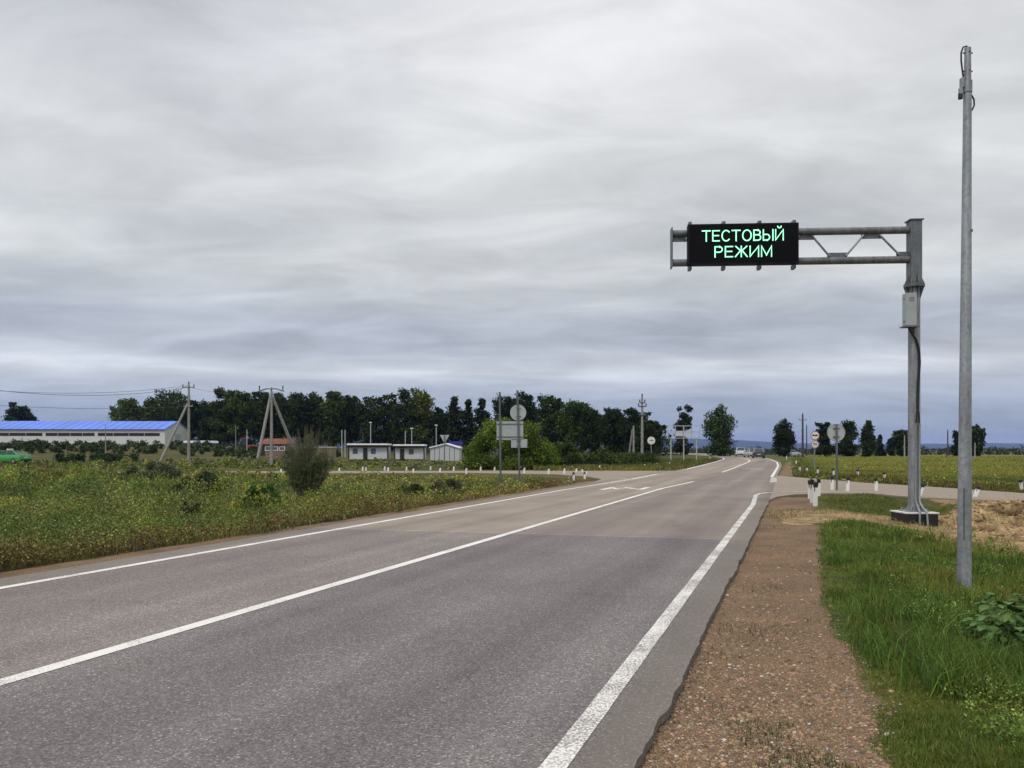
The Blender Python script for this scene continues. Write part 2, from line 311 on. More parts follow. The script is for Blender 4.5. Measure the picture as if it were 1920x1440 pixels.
    c = mix(thr(sp.outputs[1]), vg, sa); c = mix(thr(sp.outputs[0]), c, gg); l.new(c, p.inputs['Base Color'])
    b = N(n, 'ShaderNodeBump'); b.inputs['Strength'].default_value = .9; b.inputs['Distance'].default_value = .015; l.new(v1.outputs['Distance'], b.inputs['Height'])
    b2 = N(n, 'ShaderNodeBump'); b2.inputs['Strength'].default_value = .7; b2.inputs['Distance'].default_value = .05; l.new(rag, b2.inputs['Height']); l.new(b.outputs[0], b2.inputs['Normal']); l.new(b2.outputs[0], p.inputs['Normal'])
build_ground_mat()
ground = arrays('ground', np.stack([XX, YY, ZZ], -1), quads, np.full(len(quads), 4), gm, col=VC.reshape(-1, 3), smooth=True); tag(ground, kind='structure')
a = ground.data.color_attributes.new('mask', 'FLOAT_COLOR', 'POINT'); mk = np.zeros((nx * ny, 4), np.float32); mk[:, 0] = gravel.ravel(); mk[:, 1] = sand.ravel(); mk[:, 2] = clay(XX, YY).ravel(); mk[:, 3] = 1; a.data.foreach_set('color', mk.ravel())
# distant hills: a long ridge
def hills():
    n = 260; rows = 10; V = []; 
    for j in range(rows):
        f = j / (rows - 1)
        for i in range(n):
            x = -7600 + 15200 * i / (n - 1); y = 6800 + 1600 * f
            h = 2.05 * (fbm(x, 50, .0006, 20, 5) * 40 + 52 - .008 * (x - 1900) + 4 * math.sin(x / 1500 + 1)) * math.sin(min(1, f * 1.6) * math.pi / 2) * (.7 + .3 * ss(-5000, 1000, x))
            if f > .75: h *= 1 - (f - .75) * 1.5
            V.append((x, y, -3 + h * .62 + (fbm(x, y, .01, 22) - .5) * 6 * f))
    q = [[j * n + i, j * n + i + 1, (j + 1) * n + i + 1, (j + 1) * n + i] for j in range(rows - 1) for i in range(n - 1)]
    o = arrays('hills', V, np.array(q), np.full(len(q), 4), mat('wooded_hill', (.028, .042, .032), .95, var=.3, scale=.01), smooth=True); tag(o, kind='structure')
hills()
# ================================================================== ROADS
def asphalt(name, main=True):
    m = bpy.data.materials.new(name); m.use_nodes = True; n, l = m.node_tree.nodes, m.node_tree.links; p = n['Principled BSDF']
    tc = N(n, 'ShaderNodeTexCoord'); P = tc.outputs['Object']; sp = N(n, 'ShaderNodeSeparateXYZ')
    mp = N(n, 'ShaderNodeMapping'); mp.inputs[2].default_value = (0, 0, A); l.new(P, mp.inputs[0]); l.new(mp.outputs[0], sp.inputs[0])      # x = across, y = along
    def noise(sc, det=5, ro=.6, src=P): q = N(n, 'ShaderNodeTexNoise'); q.inputs['Scale'].default_value = sc; q.inputs['Detail'].default_value = det; q.inputs['Roughness'].default_value = ro; l.new(src, q.inputs[0]); return q.outputs[0]
    def ramp(src, els):
        r = N(n, 'ShaderNodeValToRGB'); l.new(src, r.inputs[0])
        while len(r.color_ramp.elements) < len(els): r.color_ramp.elements.new(.5)
        for e, (a_, c) in zip(r.color_ramp.elements, els): e.position = a_; e.color = (*c, 1)
        return r.outputs[0]
    def mix(f, a_, b, bt='MIX'):
        mm = N(n, 'ShaderNodeMix', data_type='RGBA', blend_type=bt)
        for s2, v in ((0, f), (6, a_), (7, b)):
            if hasattr(v, 'links'): l.new(v, mm.inputs[s2])
            else: mm.inputs[s2].default_value = v if s2 == 0 else (*v, 1)
        return mm.outputs[2]
    def rng_(src, a_, b, c=0., d=1.): r = N(n, 'ShaderNodeMapRange'); l.new(src, r.inputs[0]); r.inputs[1].default_value = a_; r.inputs[2].default_value = b; r.inputs[3].default_value = c; r.inputs[4].default_value = d; return r.outputs[0]
    def math_(op, a_, b):
        q = N(n, 'ShaderNodeMath', operation=op)
        for i, v in enumerate((a_, b)):
            if hasattr(v, 'links'): l.new(v, q.inputs[i])
            else: q.inputs[i].default_value = v
        return q.outputs[0]
    v = N(n, 'ShaderNodeTexVoronoi'); v.inputs['Scale'].default_value = 95; l.new(P, v.inputs[0]); sc = N(n, 'ShaderNodeSeparateColor'); l.new(v.outputs['Color'], sc.inputs[0])
    coarse = ramp(sc.outputs[0], [(0, (.088, .075, .074)), (.3, (.124, .112, .111)), (.7, (.162, .146, .144)), (.93, (.215, .19, .187)), (1, (.36, .33, .32))])
    fine = ramp(noise(90, 3, .8), [(.25, (.170, .146, .126)), (.75, (.235, .205, .178))])
    # resurfaced beyond the joint, which runs a little askew
    jn = math_('ADD', math_('ADD', sp.outputs[1], math_('MULTIPLY', sp.outputs[0], -.10)), math_('MULTIPLY', noise(1.5), .12))
    c = mix(rng_(jn, 13.55, 13.75), coarse, fine) if main else fine
    if main:
        c = mix(math_('MULTIPLY', rng_(jn, 13.50, 13.56), rng_(jn, 13.64, 13.58)), c, (.27, .24, .21))
        ml = N(n, 'ShaderNodeMapping'); ml.inputs[3].default_value = (1, .035, 1); l.new(mp.outputs[0], ml.inputs[0])
        streak = noise(1.6, 4, .5, ml.outputs[0]); c = mix(1.0, c, ramp(streak, [(.3, (.80, .77, .77)), (.7, (1.18, 1.17, 1.17))]), 'MULTIPLY')
        left = rng_(sp.outputs[0], -4.7, -4.95); c = mix(left, c, mix(1.0, c, (1.22, 1.20, 1.12), 'MULTIPLY'))
        for cx in (-1.95, -3.85):
            d = math_('ABSOLUTE', math_('SUBTRACT', sp.outputs[0], cx), 0); c = mix(math_('MULTIPLY', rng_(d, .55, .1), .5), c, mix(1.0, c, (.80, .77, .80), 'MULTIPLY'))
        edge = math_('MAXIMUM', rng_(math_('ADD', sp.outputs[0], math_('MULTIPLY', noise(8), .25)), -.92, -.80), rng_(math_('ADD', sp.outputs[0], math_('MULTIPLY', noise(5), .4)), -7.9, -8.2)); c = mix(math_('MULTIPLY', edge, .55), c, (.150, .132, .105))
    c = mix(1.0, c, ramp(noise(.5, 5, .6), [(.3, (.86, .84, .86)), (.7, (1.12, 1.12, 1.08))]), 'MULTIPLY')
    if main:   # hairline cracks, a few dark drips of oil along the wheel paths
        wv = N(n, 'ShaderNodeTexVoronoi', feature='DISTANCE_TO_EDGE'); wv.inputs['Scale'].default_value = .30
        wa = N(n, 'ShaderNodeMapping'); wa.inputs[3].default_value = (1, 1.6, 1); l.new(P, wa.inputs[0]); wd = N(n, 'ShaderNodeMix', data_type='RGBA', blend_type='ADD'); wd.inputs[0].default_value = .5; l.new(wa.outputs[0], wd.inputs[6]); wq = N(n, 'ShaderNodeTexNoise'); wq.inputs['Scale'].default_value = 2.2; wq.inputs['Detail'].default_value = 6; l.new(P, wq.inputs[0]); l.new(wq.outputs['Color'], wd.inputs[7]); l.new(wd.outputs[2], wv.inputs[0])
        ck = math_('MULTIPLY', rng_(wv.outputs['Distance'], .006, .0015), rng_(noise(.35, 3), .50, .60)); c = mix(math_('MULTIPLY', ck, .55), c, (.06, .053, .05))
        sp_ = noise(2.3, 4, .6); c = mix(math_('MULTIPLY', rng_(sp_, .70, .76), .45), c, (.07, .062, .062))
    else: c = mix(.55, c, (.285, .225, .165))
    l.new(c, p.inputs['Base Color']); p.inputs['Roughness'].default_value = .82; p.inputs['Specular IOR Level'].default_value = .3
    b = N(n, 'ShaderNodeBump'); b.inputs['Strength'].default_value = .7; b.inputs['Distance'].default_value = .006; l.new(v.outputs['Distance'], b.inputs['Height']); b.inputs['Strength'].default_value = .45; l.new(b.outputs[0], p.inputs['Normal'])
    return m
ASM, ASS = asphalt('asphalt_main'), asphalt('asphalt_side', False)
def sheet(name, pts, z, m, thick=.0):
    P = [Vector((p[0], p[1], z)) for p in pts]; tri = geometry.tessellate_polygon([P]); V = list(P); Fc = [list(t) for t in tri]
    if thick:
        n = len(P); V += [Vector((p.x, p.y, z - thick)) for p in P]; Fc += [[k, (k + 1) % n, n + (k + 1) % n, n + k] for k in range(n)]
    me = bpy.data.meshes.new(name); me.from_pydata([tuple(v) for v in V], [], Fc); bm = bmesh.new(); bm.from_mesh(me); bmesh.ops.recalc_face_normals(bm, faces=bm.faces)
    up = sum(f.normal.z * f.calc_area() for f in bm.faces)
    if up < 0: bmesh.ops.reverse_faces(bm, faces=bm.faces)
    bm.to_mesh(me); bm.free(); me.materials.append(m); o = bpy.data.objects.new(name, me); C.objects.link(o); return tag(o, kind='structure')
g = lambda L: [tuple(G(a_, b_, 0))[:2] for a_, b_ in L]
wob = lambda t, k: .020 * (float(fbm(t, k * 7.3, .8, 90)) - .5) + .026 * (float(fbm(t, k * 3.1, 4.0, 91)) - .5)
def nearline(s, t0, t1, step=.15, k=0, amp=1): return [xy(s + amp * wob(t, k), t) for t in np.arange(t0, t1, step * (1 if t1 > t0 else -1))]
right_far = g([(1450, 918), (1453, 904), (1457, 892), (1462, 882), (1466, 873), (1463, 866), (1447, 860.6), (1420, 857.2), (1385, 853.6), (1330, 850.2), (1250, 848.4)])
left_far = g([(1200, 849.4), (1268, 850.6), (1335, 855.2), (1354, 858), (1356, 861), (1338, 866), (1284, 879)])
main_pts = nearline(-.70, -14, 23.5, .04, amp=1.9) + right_far + left_far + [xy(-8.68 + .0, t) for t in (54, 48)] + nearline(-8.68, 44, -14, k=2)
sheet('main_road', main_pts, .0, ASM, .05)
sheet('side_road', g([(1380, 935), (1440, 938), (1456, 931), (1490, 926.5), (1560, 924.5), (1630, 925), (1720, 932), (1920, 940), (2300, 957), (2300, 938), (1920, 924.5), (1740, 912), (1620, 905), (1540, 898.5), (1480, 893.5), (1452, 891), (1420, 893)]), -.004, ASS, .05)
sheet('side_road', g([(1300, 885), (1282, 878.6), (1250, 879.6), (1140, 881.6), (880, 882.6), (560, 883.2), (200, 884), (200, 887), (560, 886.8), (880, 886.3), (1040, 889), (1100, 893), (1128, 898), (1115, 903), (1100, 912), (1200, 905)]), -.004, ASS, .05)
# painted markings
def paintmat(nm='road_paint', t0=.52):
    m = bpy.data.materials.new(nm); m.use_nodes = True; n, l = m.node_tree.nodes, m.node_tree.links; p = n['Principled BSDF']
    tc = N(n, 'ShaderNodeTexCoord'); v = N(n, 'ShaderNodeTexNoise'); v.inputs['Scale'].default_value = 60; v.inputs['Detail'].default_value = 4; v.inputs['Roughness'].default_value = .75; l.new(tc.outputs['Object'], v.inputs[0])
    v2 = N(n, 'ShaderNodeTexNoise'); v2.inputs['Scale'].default_value = 2.2; l.new(tc.outputs['Object'], v2.inputs[0]); ad = N(n, 'ShaderNodeMath', operation='MULTIPLY_ADD'); l.new(v2.outputs[0], ad.inputs[0]); ad.inputs[1].default_value = .35; l.new(v.outputs[0], ad.inputs[2])
    r = N(n, 'ShaderNodeValToRGB'); l.new(ad.outputs[0], r.inputs[0]); r.color_ramp.elements[0].position = t0; r.color_ramp.elements[0].color = (.21, .19, .18, 1); r.color_ramp.elements[1].position = t0 + .13; r.color_ramp.elements[1].color = (.68, .65, .60, 1)
    l.new(r.outputs[0], p.inputs['Base Color']); p.inputs['Roughness'].default_value = .7; return m
PAINT = paintmat(); PAINTW = paintmat('worn_edge_paint', .595)
WORN = mat('worn_road_paint', (.40, .37, .32), .8, var=.25, scale=3)
def stripe(name, pts, w, z=.004, m=None):
    P = [Vector((p[0], p[1])) for p in pts]; L, Rr = [], []
    for i, p in enumerate(P):
        d = (P[min(i + 1, len(P) - 1)] - P[max(i - 1, 0)]).normalized(); q = Vector((-d.y, d.x)) * w / 2; L.append(p + q); Rr.append(p - q)
    n = len(P); V = [(a_.x, a_.y, z) for a_ in L + Rr]; me = bpy.data.meshes.new(name); me.from_pydata(V, [], [[i, n + i, n + i + 1, i + 1] for i in range(n - 1)]); me.materials.append(m or PAINT)
    o = bpy.data.objects.new(name, me); C.objects.link(o); return tag(o, kind='structure')
SR, SC_, SL = -1.07, -4.80, -8.07
stripe('edge_line', nearline(SR, -12, 22.2, k=1, amp=.35) + g([(1417, 928.5), (1425, 925.5), (1440, 923.6), (1470, 922.6), (1530, 921.6), (1590, 921.3)]), .125, m=PAINTW)
stripe('centre_line', [xy(SC_, t) for t in (-14, 0, 8, 16, 24, 30)] + g([(1300, 903)]), .14)
stripe('centre_line', g([(1354, 885.5), (1375, 878), (1395, 870), (1404, 866), (1406, 863.5), (1401, 861), (1385, 858)]), .17)
stripe('edge_line', [xy(SL, t) for t in (-14, 0, 10, 20, 28)] + g([(1183, 899)]), .13)
stripe('edge_line', g([(1183, 899), (1232, 889.2)]), .17)
stripe('edge_line', g([(1287, 880), (1325, 870.5), (1348, 864.2), (1357.5, 861), (1356, 858.8), (1340, 856), (1310, 853), (1272, 850.8)]), .17)
stripe('edge_line', g([(1183, 899), (1160, 896.6), (1110, 893.2)]), .15, m=WORN)
stripe('edge_line', g([(1447, 894.5), (1454, 883), (1459, 874), (1457, 867), (1445, 861.5), (1434, 858.8)]), .16)
stripe('stop_line', g([(1393, 877.7), (1431, 879.7)]), .5, m=WORN)
stripe('side_road_line', g([(1452, 906.5), (1520, 908.5)]), .12, m=WORN)
sheet('hatched_island', g([(1446, 895), (1456, 896), (1457, 904), (1443, 905)]), .005, WORN)
for q, L in enumerate([[(1128, 918.3), (1150, 914)], [(1146, 914), (1158, 917.5)], [(1150, 916.8), (1186, 914.6)], [(1172, 914), (1188, 917)], [(1184, 916.5), (1202, 918.3)], [(1200, 918.3), (1216, 913.8)]]):
    stripe('lane_arrow', g(L), .22 if q in (0, 4, 5) else .14, .004 + .0012 * q)
# ================================================================== VEGETATION STUFF
LEAF = leafmat('leaf', .18, .85)
def leaves(cent, rad, per, size, tone, flat=.8, upl=.0):
    """leaf-sized quads through a set of clumps"""
    cent = np.asarray(cent, float); rad = np.asarray(rad, float); nC = len(cent); per = np.maximum(6, (per * (rad / rad.mean()) ** 2).astype(int)); ci = np.repeat(np.arange(nC), per); n = len(ci)
    d = rng.normal(size=(n, 3)); d /= np.linalg.norm(d, axis=1)[:, None]; rr = rng.random(n) ** .42 * (1 + .18 * rng.normal(size=n)); P = cent[ci] + d * (rad[ci] * rr)[:, None] * np.array([1, 1, flat])
    u = rng.normal(size=(n, 3)); u /= np.linalg.norm(u, axis=1)[:, None]; v = np.cross(u, rng.normal(size=(n, 3))); v /= np.linalg.norm(v, axis=1)[:, None]; sz = (size[ci] if hasattr(size, '__len__') else size) * rng.uniform(.6, 1.4, n); u = u * sz[:, None]; v = v * (sz * .62)[:, None]
    V = np.stack([P - u * .5 - v * .15, P + v * .5, P + u * .6, P - v * .5], 1).reshape(-1, 3); ct = np.exp(rng.normal(0, .22, nC))[ci]; c = (np.asarray(tone)[ci] if np.ndim(tone) == 2 else np.asarray(tone)[None]) * ct[:, None] * np.exp(rng.normal(0, .42, n))[:, None]
    c = c * (1 + rng.normal(0, .08, (n, 3))); return V, np.arange(4 * n), np.full(n, 4), np.repeat(np.clip(c, .003, .5), 4, 0)
def blades(name, X, Y, h, w, colr, lean=.35, seg=True, Z=None, label=None, cat=None):
    n = len(X); Z = terr(X, Y) if Z is None else Z; th = rng.random(n) * 2 * np.pi; dx, dy = np.cos(th), np.sin(th); ph = rng.random(n) * 2 * np.pi; ll = lean * h * rng.random(n) ** .7; lx, ly = np.cos(ph) * ll, np.sin(ph) * ll
    B = np.stack([X, Y, Z - .02], 1); W = np.stack([dx, dy, dx * 0], 1) * (w / 2)[:, None]
    if seg:
        M1 = B + np.stack([lx * .28, ly * .28, h * .55], 1); T = B + np.stack([lx, ly, h * (1 - .25 * (ll / np.maximum(h, .01)))], 1)
        V = np.stack([B - W, B + W, M1 + W * .8, M1 - W * .8, T], 1).reshape(-1, 3); b = np.arange(n)[:, None] * 5
        idx = np.concatenate([b + [0, 1, 2, 3], b + [3, 2, 4]], 1).ravel(); sizes = np.tile([4, 3], n); c = np.repeat(colr, 5, 0)
    else:
        T = B + np.stack([lx, ly, h], 1); V = np.stack([B - W, B + W, T], 1).reshape(-1, 3); idx = np.arange(3 * n); sizes = np.full(n, 3); c = np.repeat(colr, 3, 0)
    o = arrays(name, V, idx, sizes, leafmat('grass_blade', .3, .6), col=c); return tag(o, label, cat, kind='stuff')
def scatter(n, x0, x1, y0, y1, zref=-.25):
    """even in depth-compressed ground, so far ground is covered as well as near ground"""
    pyv = rng.uniform(y0, y1, n); pxv = rng.uniform(x0, x1, n); Y = (EYE - zref) * F / (pyv - HZ); Y = Y * rng.uniform(.97, 1.03, n); return (pxv - 960) / F * Y, Y
def jitter(c, a_=.25, b=.1): return np.clip(c * (1 + rng.normal(0, a_, (len(c), 1))) * (1 + rng.normal(0, b, (len(c), 3))), .004, .6)
# --- near right verge
X, Y = scatter(560000, 1380, 2500, 958, 1600); s, t = st(X, Y)
ed = edgef(X, Y)
pn = fbm(X, Y, 1.1, 30); keep = (s > ed - .02) & (Y < 17.2) & (rng.random(len(X)) > sandmask(X, Y) * 1.05 - .02) & (rng.random(len(X)) < np.clip((pn - .12) * 4.5, .5, 1)) & (rng.random(len(X)) < ss(-.05, .35, s - ed) * .8 + .2)
X, Y = X[keep], Y[keep]; s = s[keep]; ed = ed[keep]
hh = (.06 + .16 * np.clip(fbm(X, Y, 1.3, 31) * 1.8 - .5, 0, 1)) * rng.uniform(.5, 1.25, len(X)) * (.5 + .5 * ss(0, 1.0, s - ed))
gc = veg_tone(X, Y); k = fbm(X, Y, 1.7, 33)[:, None]; gc = gc * (.6 + .85 * k); straw = rng.random(len(X)) < .05; gc[straw] = (.26, .24, .10)
k2 = np.clip((fbm(X, Y, .8, 34) - .60) * 8, 0, 1)[:, None]; gc = gc * (1 - k2 * .45)
blades('grass', X, Y, hh, np.maximum(.006, .0010 * Y) * rng.uniform(.7, 1.5, len(X)), jitter(gc, .3, .1), .55)
# longer tufts along it
tx, ty = scatter(900, 1480, 2400, 990, 1540); s, t = st(tx, ty); kk = (s > .5) & (fbm(tx, ty, .7, 35) > .50) & (ty < 15); tx, ty = tx[kk], ty[kk]
n = 26; X = np.repeat(tx, n) + rng.normal(0, .07, len(tx) * n); Y = np.repeat(ty, n) + rng.normal(0, .07, len(tx) * n)
c = np.repeat(np.where(rng.random(len(tx))[:, None] < .5, np.array([[.075, .135, .025]]), np.array([[.12, .17, .03]])), n, 0)
blades('grass', X, Y, rng.uniform(.14, .36, len(X)), np.maximum(.007, .0010 * Y), jitter(c, .3, .1), .95)
# --- sparse weeds on shoulder and pale straw on the sand
X, Y = scatter(34000, 1200, 2300, 950, 1500, -.05); s, t = st(X, Y); k = (s > -.62) & (s < .7) & (fbm(X, Y, 1.6, 41) > .60) & (Y < 17); X, Y = X[k], Y[k]
blades('weeds', X, Y, rng.uniform(.02, .075, len(X)), np.maximum(.005, .0009 * Y), jitter(np.tile([[.07, .095, .03]], (len(X), 1)), .4, .15), .8)
X, Y = scatter(60000, 1400, 2100, 945, 1060); sm = sandmask(X, Y); k = (sm > .1) & (fbm(X, Y, 1.1, 43) > .53) & (rng.random(len(X)) < .4); X, Y = X[k], Y[k]
blades('dry_grass', X, Y, rng.uniform(.03, .16, len(X)), np.maximum(.008, .0009 * Y), jitter(np.tile([[.30, .24, .11]], (len(X), 1)), .3, .1), 1.1)
# --- grassy island in front of the side road
X, Y = scatter(46000, 1478, 1735, 919, 975, -.1); s, t = st(X, Y); k = (Y > 19.6 + (fbm(X, Y, .9, 5) - .5) * 2) & (s > .6 + (fbm(X, Y, .8, 44) - .5)) & (X < 10.4 + .3 * (Y - 19)) & (Y < 26.6); X, Y = X[k], Y[k]
c = np.array([[.085, .085, .022]]) * (1 - fbm(X, Y, .8, 45)[:, None]) + np.array([[.05, .075, .018]]) * fbm(X, Y, .8, 45)[:, None]
blades('grass', X, Y, rng.uniform(.02, .12, len(X)) * (.3 + 1.1 * fbm(X, Y, 1.4, 46)) * ss(19.3, 21, Y) * ss(.5, 1.6, st(X, Y)[0]) + .015, np.full(len(X), .018), jitter(c * 1.9, .3, .1), .7)
# --- left meadow: tangled weeds of many kinds
def in_meadow(X, Y):
    s, t = st(X, Y); yb = 43 + 5 * ss(1000, 600, 960 + X / Y * F)
    return (-s > 9.45 + (fbm(X, Y, .9, 50) - .5) * 1.1) & ((Y < yb) | ((Y > 62) & (Y < 120))) & ~((Y > 36) & (-s < 12.5 + (Y - 36) * .3) & (X > 1.5))
def low(X, Y): return 1 - .78 * ss(27, 38, Y) * ss(-16, -9, X) - .35 * ss(33, 45, Y)
X, Y = scatter(300000, -700, 1180, 866, 1120); s, t = st(X, Y)
k = in_meadow(X, Y) & (rng.random(len(X)) < .35 + .65 * ss(9.5, 10.6, -s)); X, Y = X[k], Y[k]; s = s[k]
big = fbm(X, Y, .22, 51); fine = fbm(X, Y, 1.0, 52)
hh = (.08 + .36 * np.clip(big * 1.7 - .4, 0, 1) * ss(9.6, 12.8, -s) + .16 * fine) * rng.uniform(.35, 1.2, len(X)) * low(X, Y)
gc = veg_tone(X, Y) * 1.6 * (.45 + 1.05 * fine[:, None]); gc = gc + (np.array([.035, .042, .022]) - gc) * np.clip((fbm(X, Y, .35, 53) - .58) * 9, 0, 1)[:, None] * .7
st2 = (rng.random(len(X)) < .10); gc[st2] = np.array([.24, .20, .12]); tall = rng.random(len(X)) < .06; hh[tall] *= 1.9
blades('meadow_grass', X, Y, hh, np.maximum(.009, .00085 * Y) * rng.uniform(.6, 1.5, len(X)), jitter(gc, .34, .1), .9)
def weeds(n, x0, x1, y0, y1, cond, per, hm, name, fl=.08):
    X, Y = scatter(n, x0, x1, y0, y1); k = cond(X, Y); X, Y = X[k], Y[k]; n = len(X); f1 = fbm(X, Y, .30, 70); r = (.09 + .17 * rng.random(n) ** 2) * (.7 + .6 * f1) * hm; h = r * (.6 + .9 * rng.random(n)) * low(X, Y)
    c = veg_tone(X, Y) * 1.55; pal = np.array([(.15, .20, .035), (.075, .12, .026), (.11, .125, .065), (.17, .15, .055), (.045, .07, .022), (.13, .09, .045)]) if hm >= 1 else np.array([(.11, .17, .035), (.07, .12, .03), (.09, .13, .05), (.14, .16, .04), (.05, .09, .03), (.10, .13, .03)]); pick = pal[rng.choice(6, n, p=[.24, .27, .14, .13, .14, .08])]; c = c * .5 + pick * .5
    yl = (rng.random(n) < fl) & (fbm(X, Y, .16, 54) > .50); c[yl] = (.34, .33, .045); s, t = st(X, Y); rb = (rng.random(n) < ss(12.5, 10.2, -s) * .28) & (Y < 40) & (hm >= 1); c[rb] = (.135, .080, .035)
    V, I, S_, cc = leaves(np.stack([X, Y, terr(X, Y) + h + .02], 1), r, per, np.maximum(.035 if hm >= 1 else .018, .0022 * Y), c, 1.0); tag(arrays(name, V, I, S_, LEAF, None, cc), kind='stuff')
weeds(24000, -700, 1180, 866, 1110, in_meadow, 26, 1.0, 'weeds')
weeds(3800, -700, 1180, 872, 1080, lambda X, Y: in_meadow(X, Y) & (fbm(X, Y, .28, 75) > .50) & (-st(X, Y)[0] > 10.8), 110, 1.9, 'weeds', .1)
# --- verge beyond the left side road and by the bend
X, Y = scatter(50000, 1000, 1345, 862, 882, 0); c = veg_tone(X, Y) * 1.1; road = (960 + X / Y * F > 1282 - (HZ + EYE * F / Y - 879) * 4.2); k = ~road; X, Y, c = X[k], Y[k], c[k]
blades('verge_grass', X, Y, rng.uniform(.1, .45, len(X)), .0015 * Y, jitter(c, .3, .1), .5)
# --- right far verge and field
X, Y = scatter(150000, 1440, 2300, 854.5, 925, -.02); pxx = 960 + X / Y * F; pyy = HZ + EYE * F / Y
lim = 894 + (pxx - 1480) * .071; rb = 1470 + np.clip(pyy - 860, 0, 30) * .15; k = (pyy < lim - 2.0 - 3 * rng.random(len(X))) & (pxx > rb + 10 + 14 * rng.random(len(X)))
X, Y, pxx, pyy, lim = X[k], Y[k], pxx[k], pyy[k], lim[k]; near = ss(16, 4, lim - pyy)
c = veg_tone(X, Y) * (1.15 - .35 * near[:, None]); dr = (rng.random(len(X)) < .16 * near); c[dr] = (.20, .14, .06)
blades('meadow_grass', X, Y, (.12 + .34 * near * ss(1, 7, lim - pyy) * np.clip(fbm(X, Y, .5, 60) * 2.4 - .75, 0, 1)) * rng.uniform(.5, 1.2, len(X)), .0014 * Y, jitter(c, .28, .1), .5)
weeds(5000, 1470, 2300, 858, 925, lambda X, Y: (HZ + EYE * F / Y < 892 + (960 + X / Y * F - 1480) * .071) & (960 + X / Y * F > 1482 + 10 * rng.random(len(X))) & (rng.random(len(X)) < .12 + .6 * ss(15, 5, 892 + (960 + X / Y * F - 1480) * .071 - (HZ + EYE * F / Y))), 20, 1.0, 'weeds', 0)
weeds(2600, 1500, 2400, 985, 1500, lambda X, Y: (st(X, Y)[0] > .9) & (fbm(X, Y, .9, 73) > .52) & (Y < 16), 26, .45, 'weeds', 0)
# --- pebbles
def pebbles(n, name):
    X, Y = scatter(n, 1050, 1900, 960, 1500, -.05); s, t = st(X, Y); ed = edgef(X, Y); k = (s > -.74) & (s < ed - .02 + .25 * rng.random(n) ** 3) & (Y < 13); X, Y = X[k], Y[k]; n = len(X)
    base = np.array([(1, 0, 0), (-.5, .87, 0), (-.5, -.87, 0), (.5, .5, .62), (-.65, .1, .62), (.1, -.65, .66)]); r = rng.gamma(1.8, .0024, n).clip(.003, .021)
    a_ = rng.random(n) * 6.28; ca, sa = np.cos(a_), np.sin(a_); P = base[None] * (1 + rng.normal(0, .18, (n, 6, 3))); x = P[..., 0] * ca[:, None] - P[..., 1] * sa[:, None]; y = P[..., 0] * sa[:, None] + P[..., 1] * ca[:, None]
    V = np.stack([x * r[:, None] * 1.25 + X[:, None], y * r[:, None] + Y[:, None], P[..., 2] * r[:, None] * .9 + (terr(X, Y) - .001)[:, None]], -1)
    f = np.array([(0, 3, 5), (0, 1, 3), (1, 4, 3), (1, 2, 4), (2, 5, 4), (2, 0, 5), (3, 4, 5)]); idx = (np.arange(n)[:, None, None] * 6 + f[None]).ravel()
    c = np.array([[.25, .165, .105]]) * rng.uniform(.4, 1.5, (n, 1)); c[rng.random(n) < .06] = (.46, .40, .32); c[rng.random(n) < .05] = (.13, .115, .105)
    o = arrays(name, V.reshape(-1, 3), idx, np.full(n * 7, 3), leafmat('pebble', 0.0, .9), col=np.repeat(jitter(c, .1, .06), 6, 0)); tag(o, kind='stuff')
pebbles(90000, 'gravel')
# clods on the dug soil
def clods():
    n = 9000; X = rng.uniform(10.2, 19, n); Y = rng.uniform(14.5, 22.5, n); k = sandmask(X, Y) > .3; X, Y = X[k], Y[k]; n = len(X)
    base = np.array([(1, 0, 0), (-.5, .87, 0), (-.5, -.87, 0), (.5, .5, .7), (-.65, .1, .7), (.1, -.65, .75)]); r = rng.gamma(1.4, .019, n).clip(.008, .13); P = base[None] * (1 + rng.normal(0, .22, (n, 6, 3)))
    V = np.stack([P[..., 0] * r[:, None] + X[:, None], P[..., 1] * r[:, None] + Y[:, None], P[..., 2] * r[:, None] * .8 + (terr(X, Y) - .005)[:, None]], -1); f = np.array([(0, 3, 5), (0, 1, 3), (1, 4, 3), (1, 2, 4), (2, 5, 4), (2, 0, 5), (3, 4, 5)])
    idx = (np.arange(n)[:, None, None] * 6 + f[None]).ravel(); c = np.array([[.26, .17, .09]]) * (rng.uniform(.35, 1.4, n) * np.where(fbm(X, Y, .8, 80) > .52, .5, 1.1))[:, None]
    tag(arrays('dirt', V.reshape(-1, 3), idx, np.full(n * 7, 3), leafmat('pebble'), col=np.repeat(c, 6, 0)), kind='stuff')
clods()
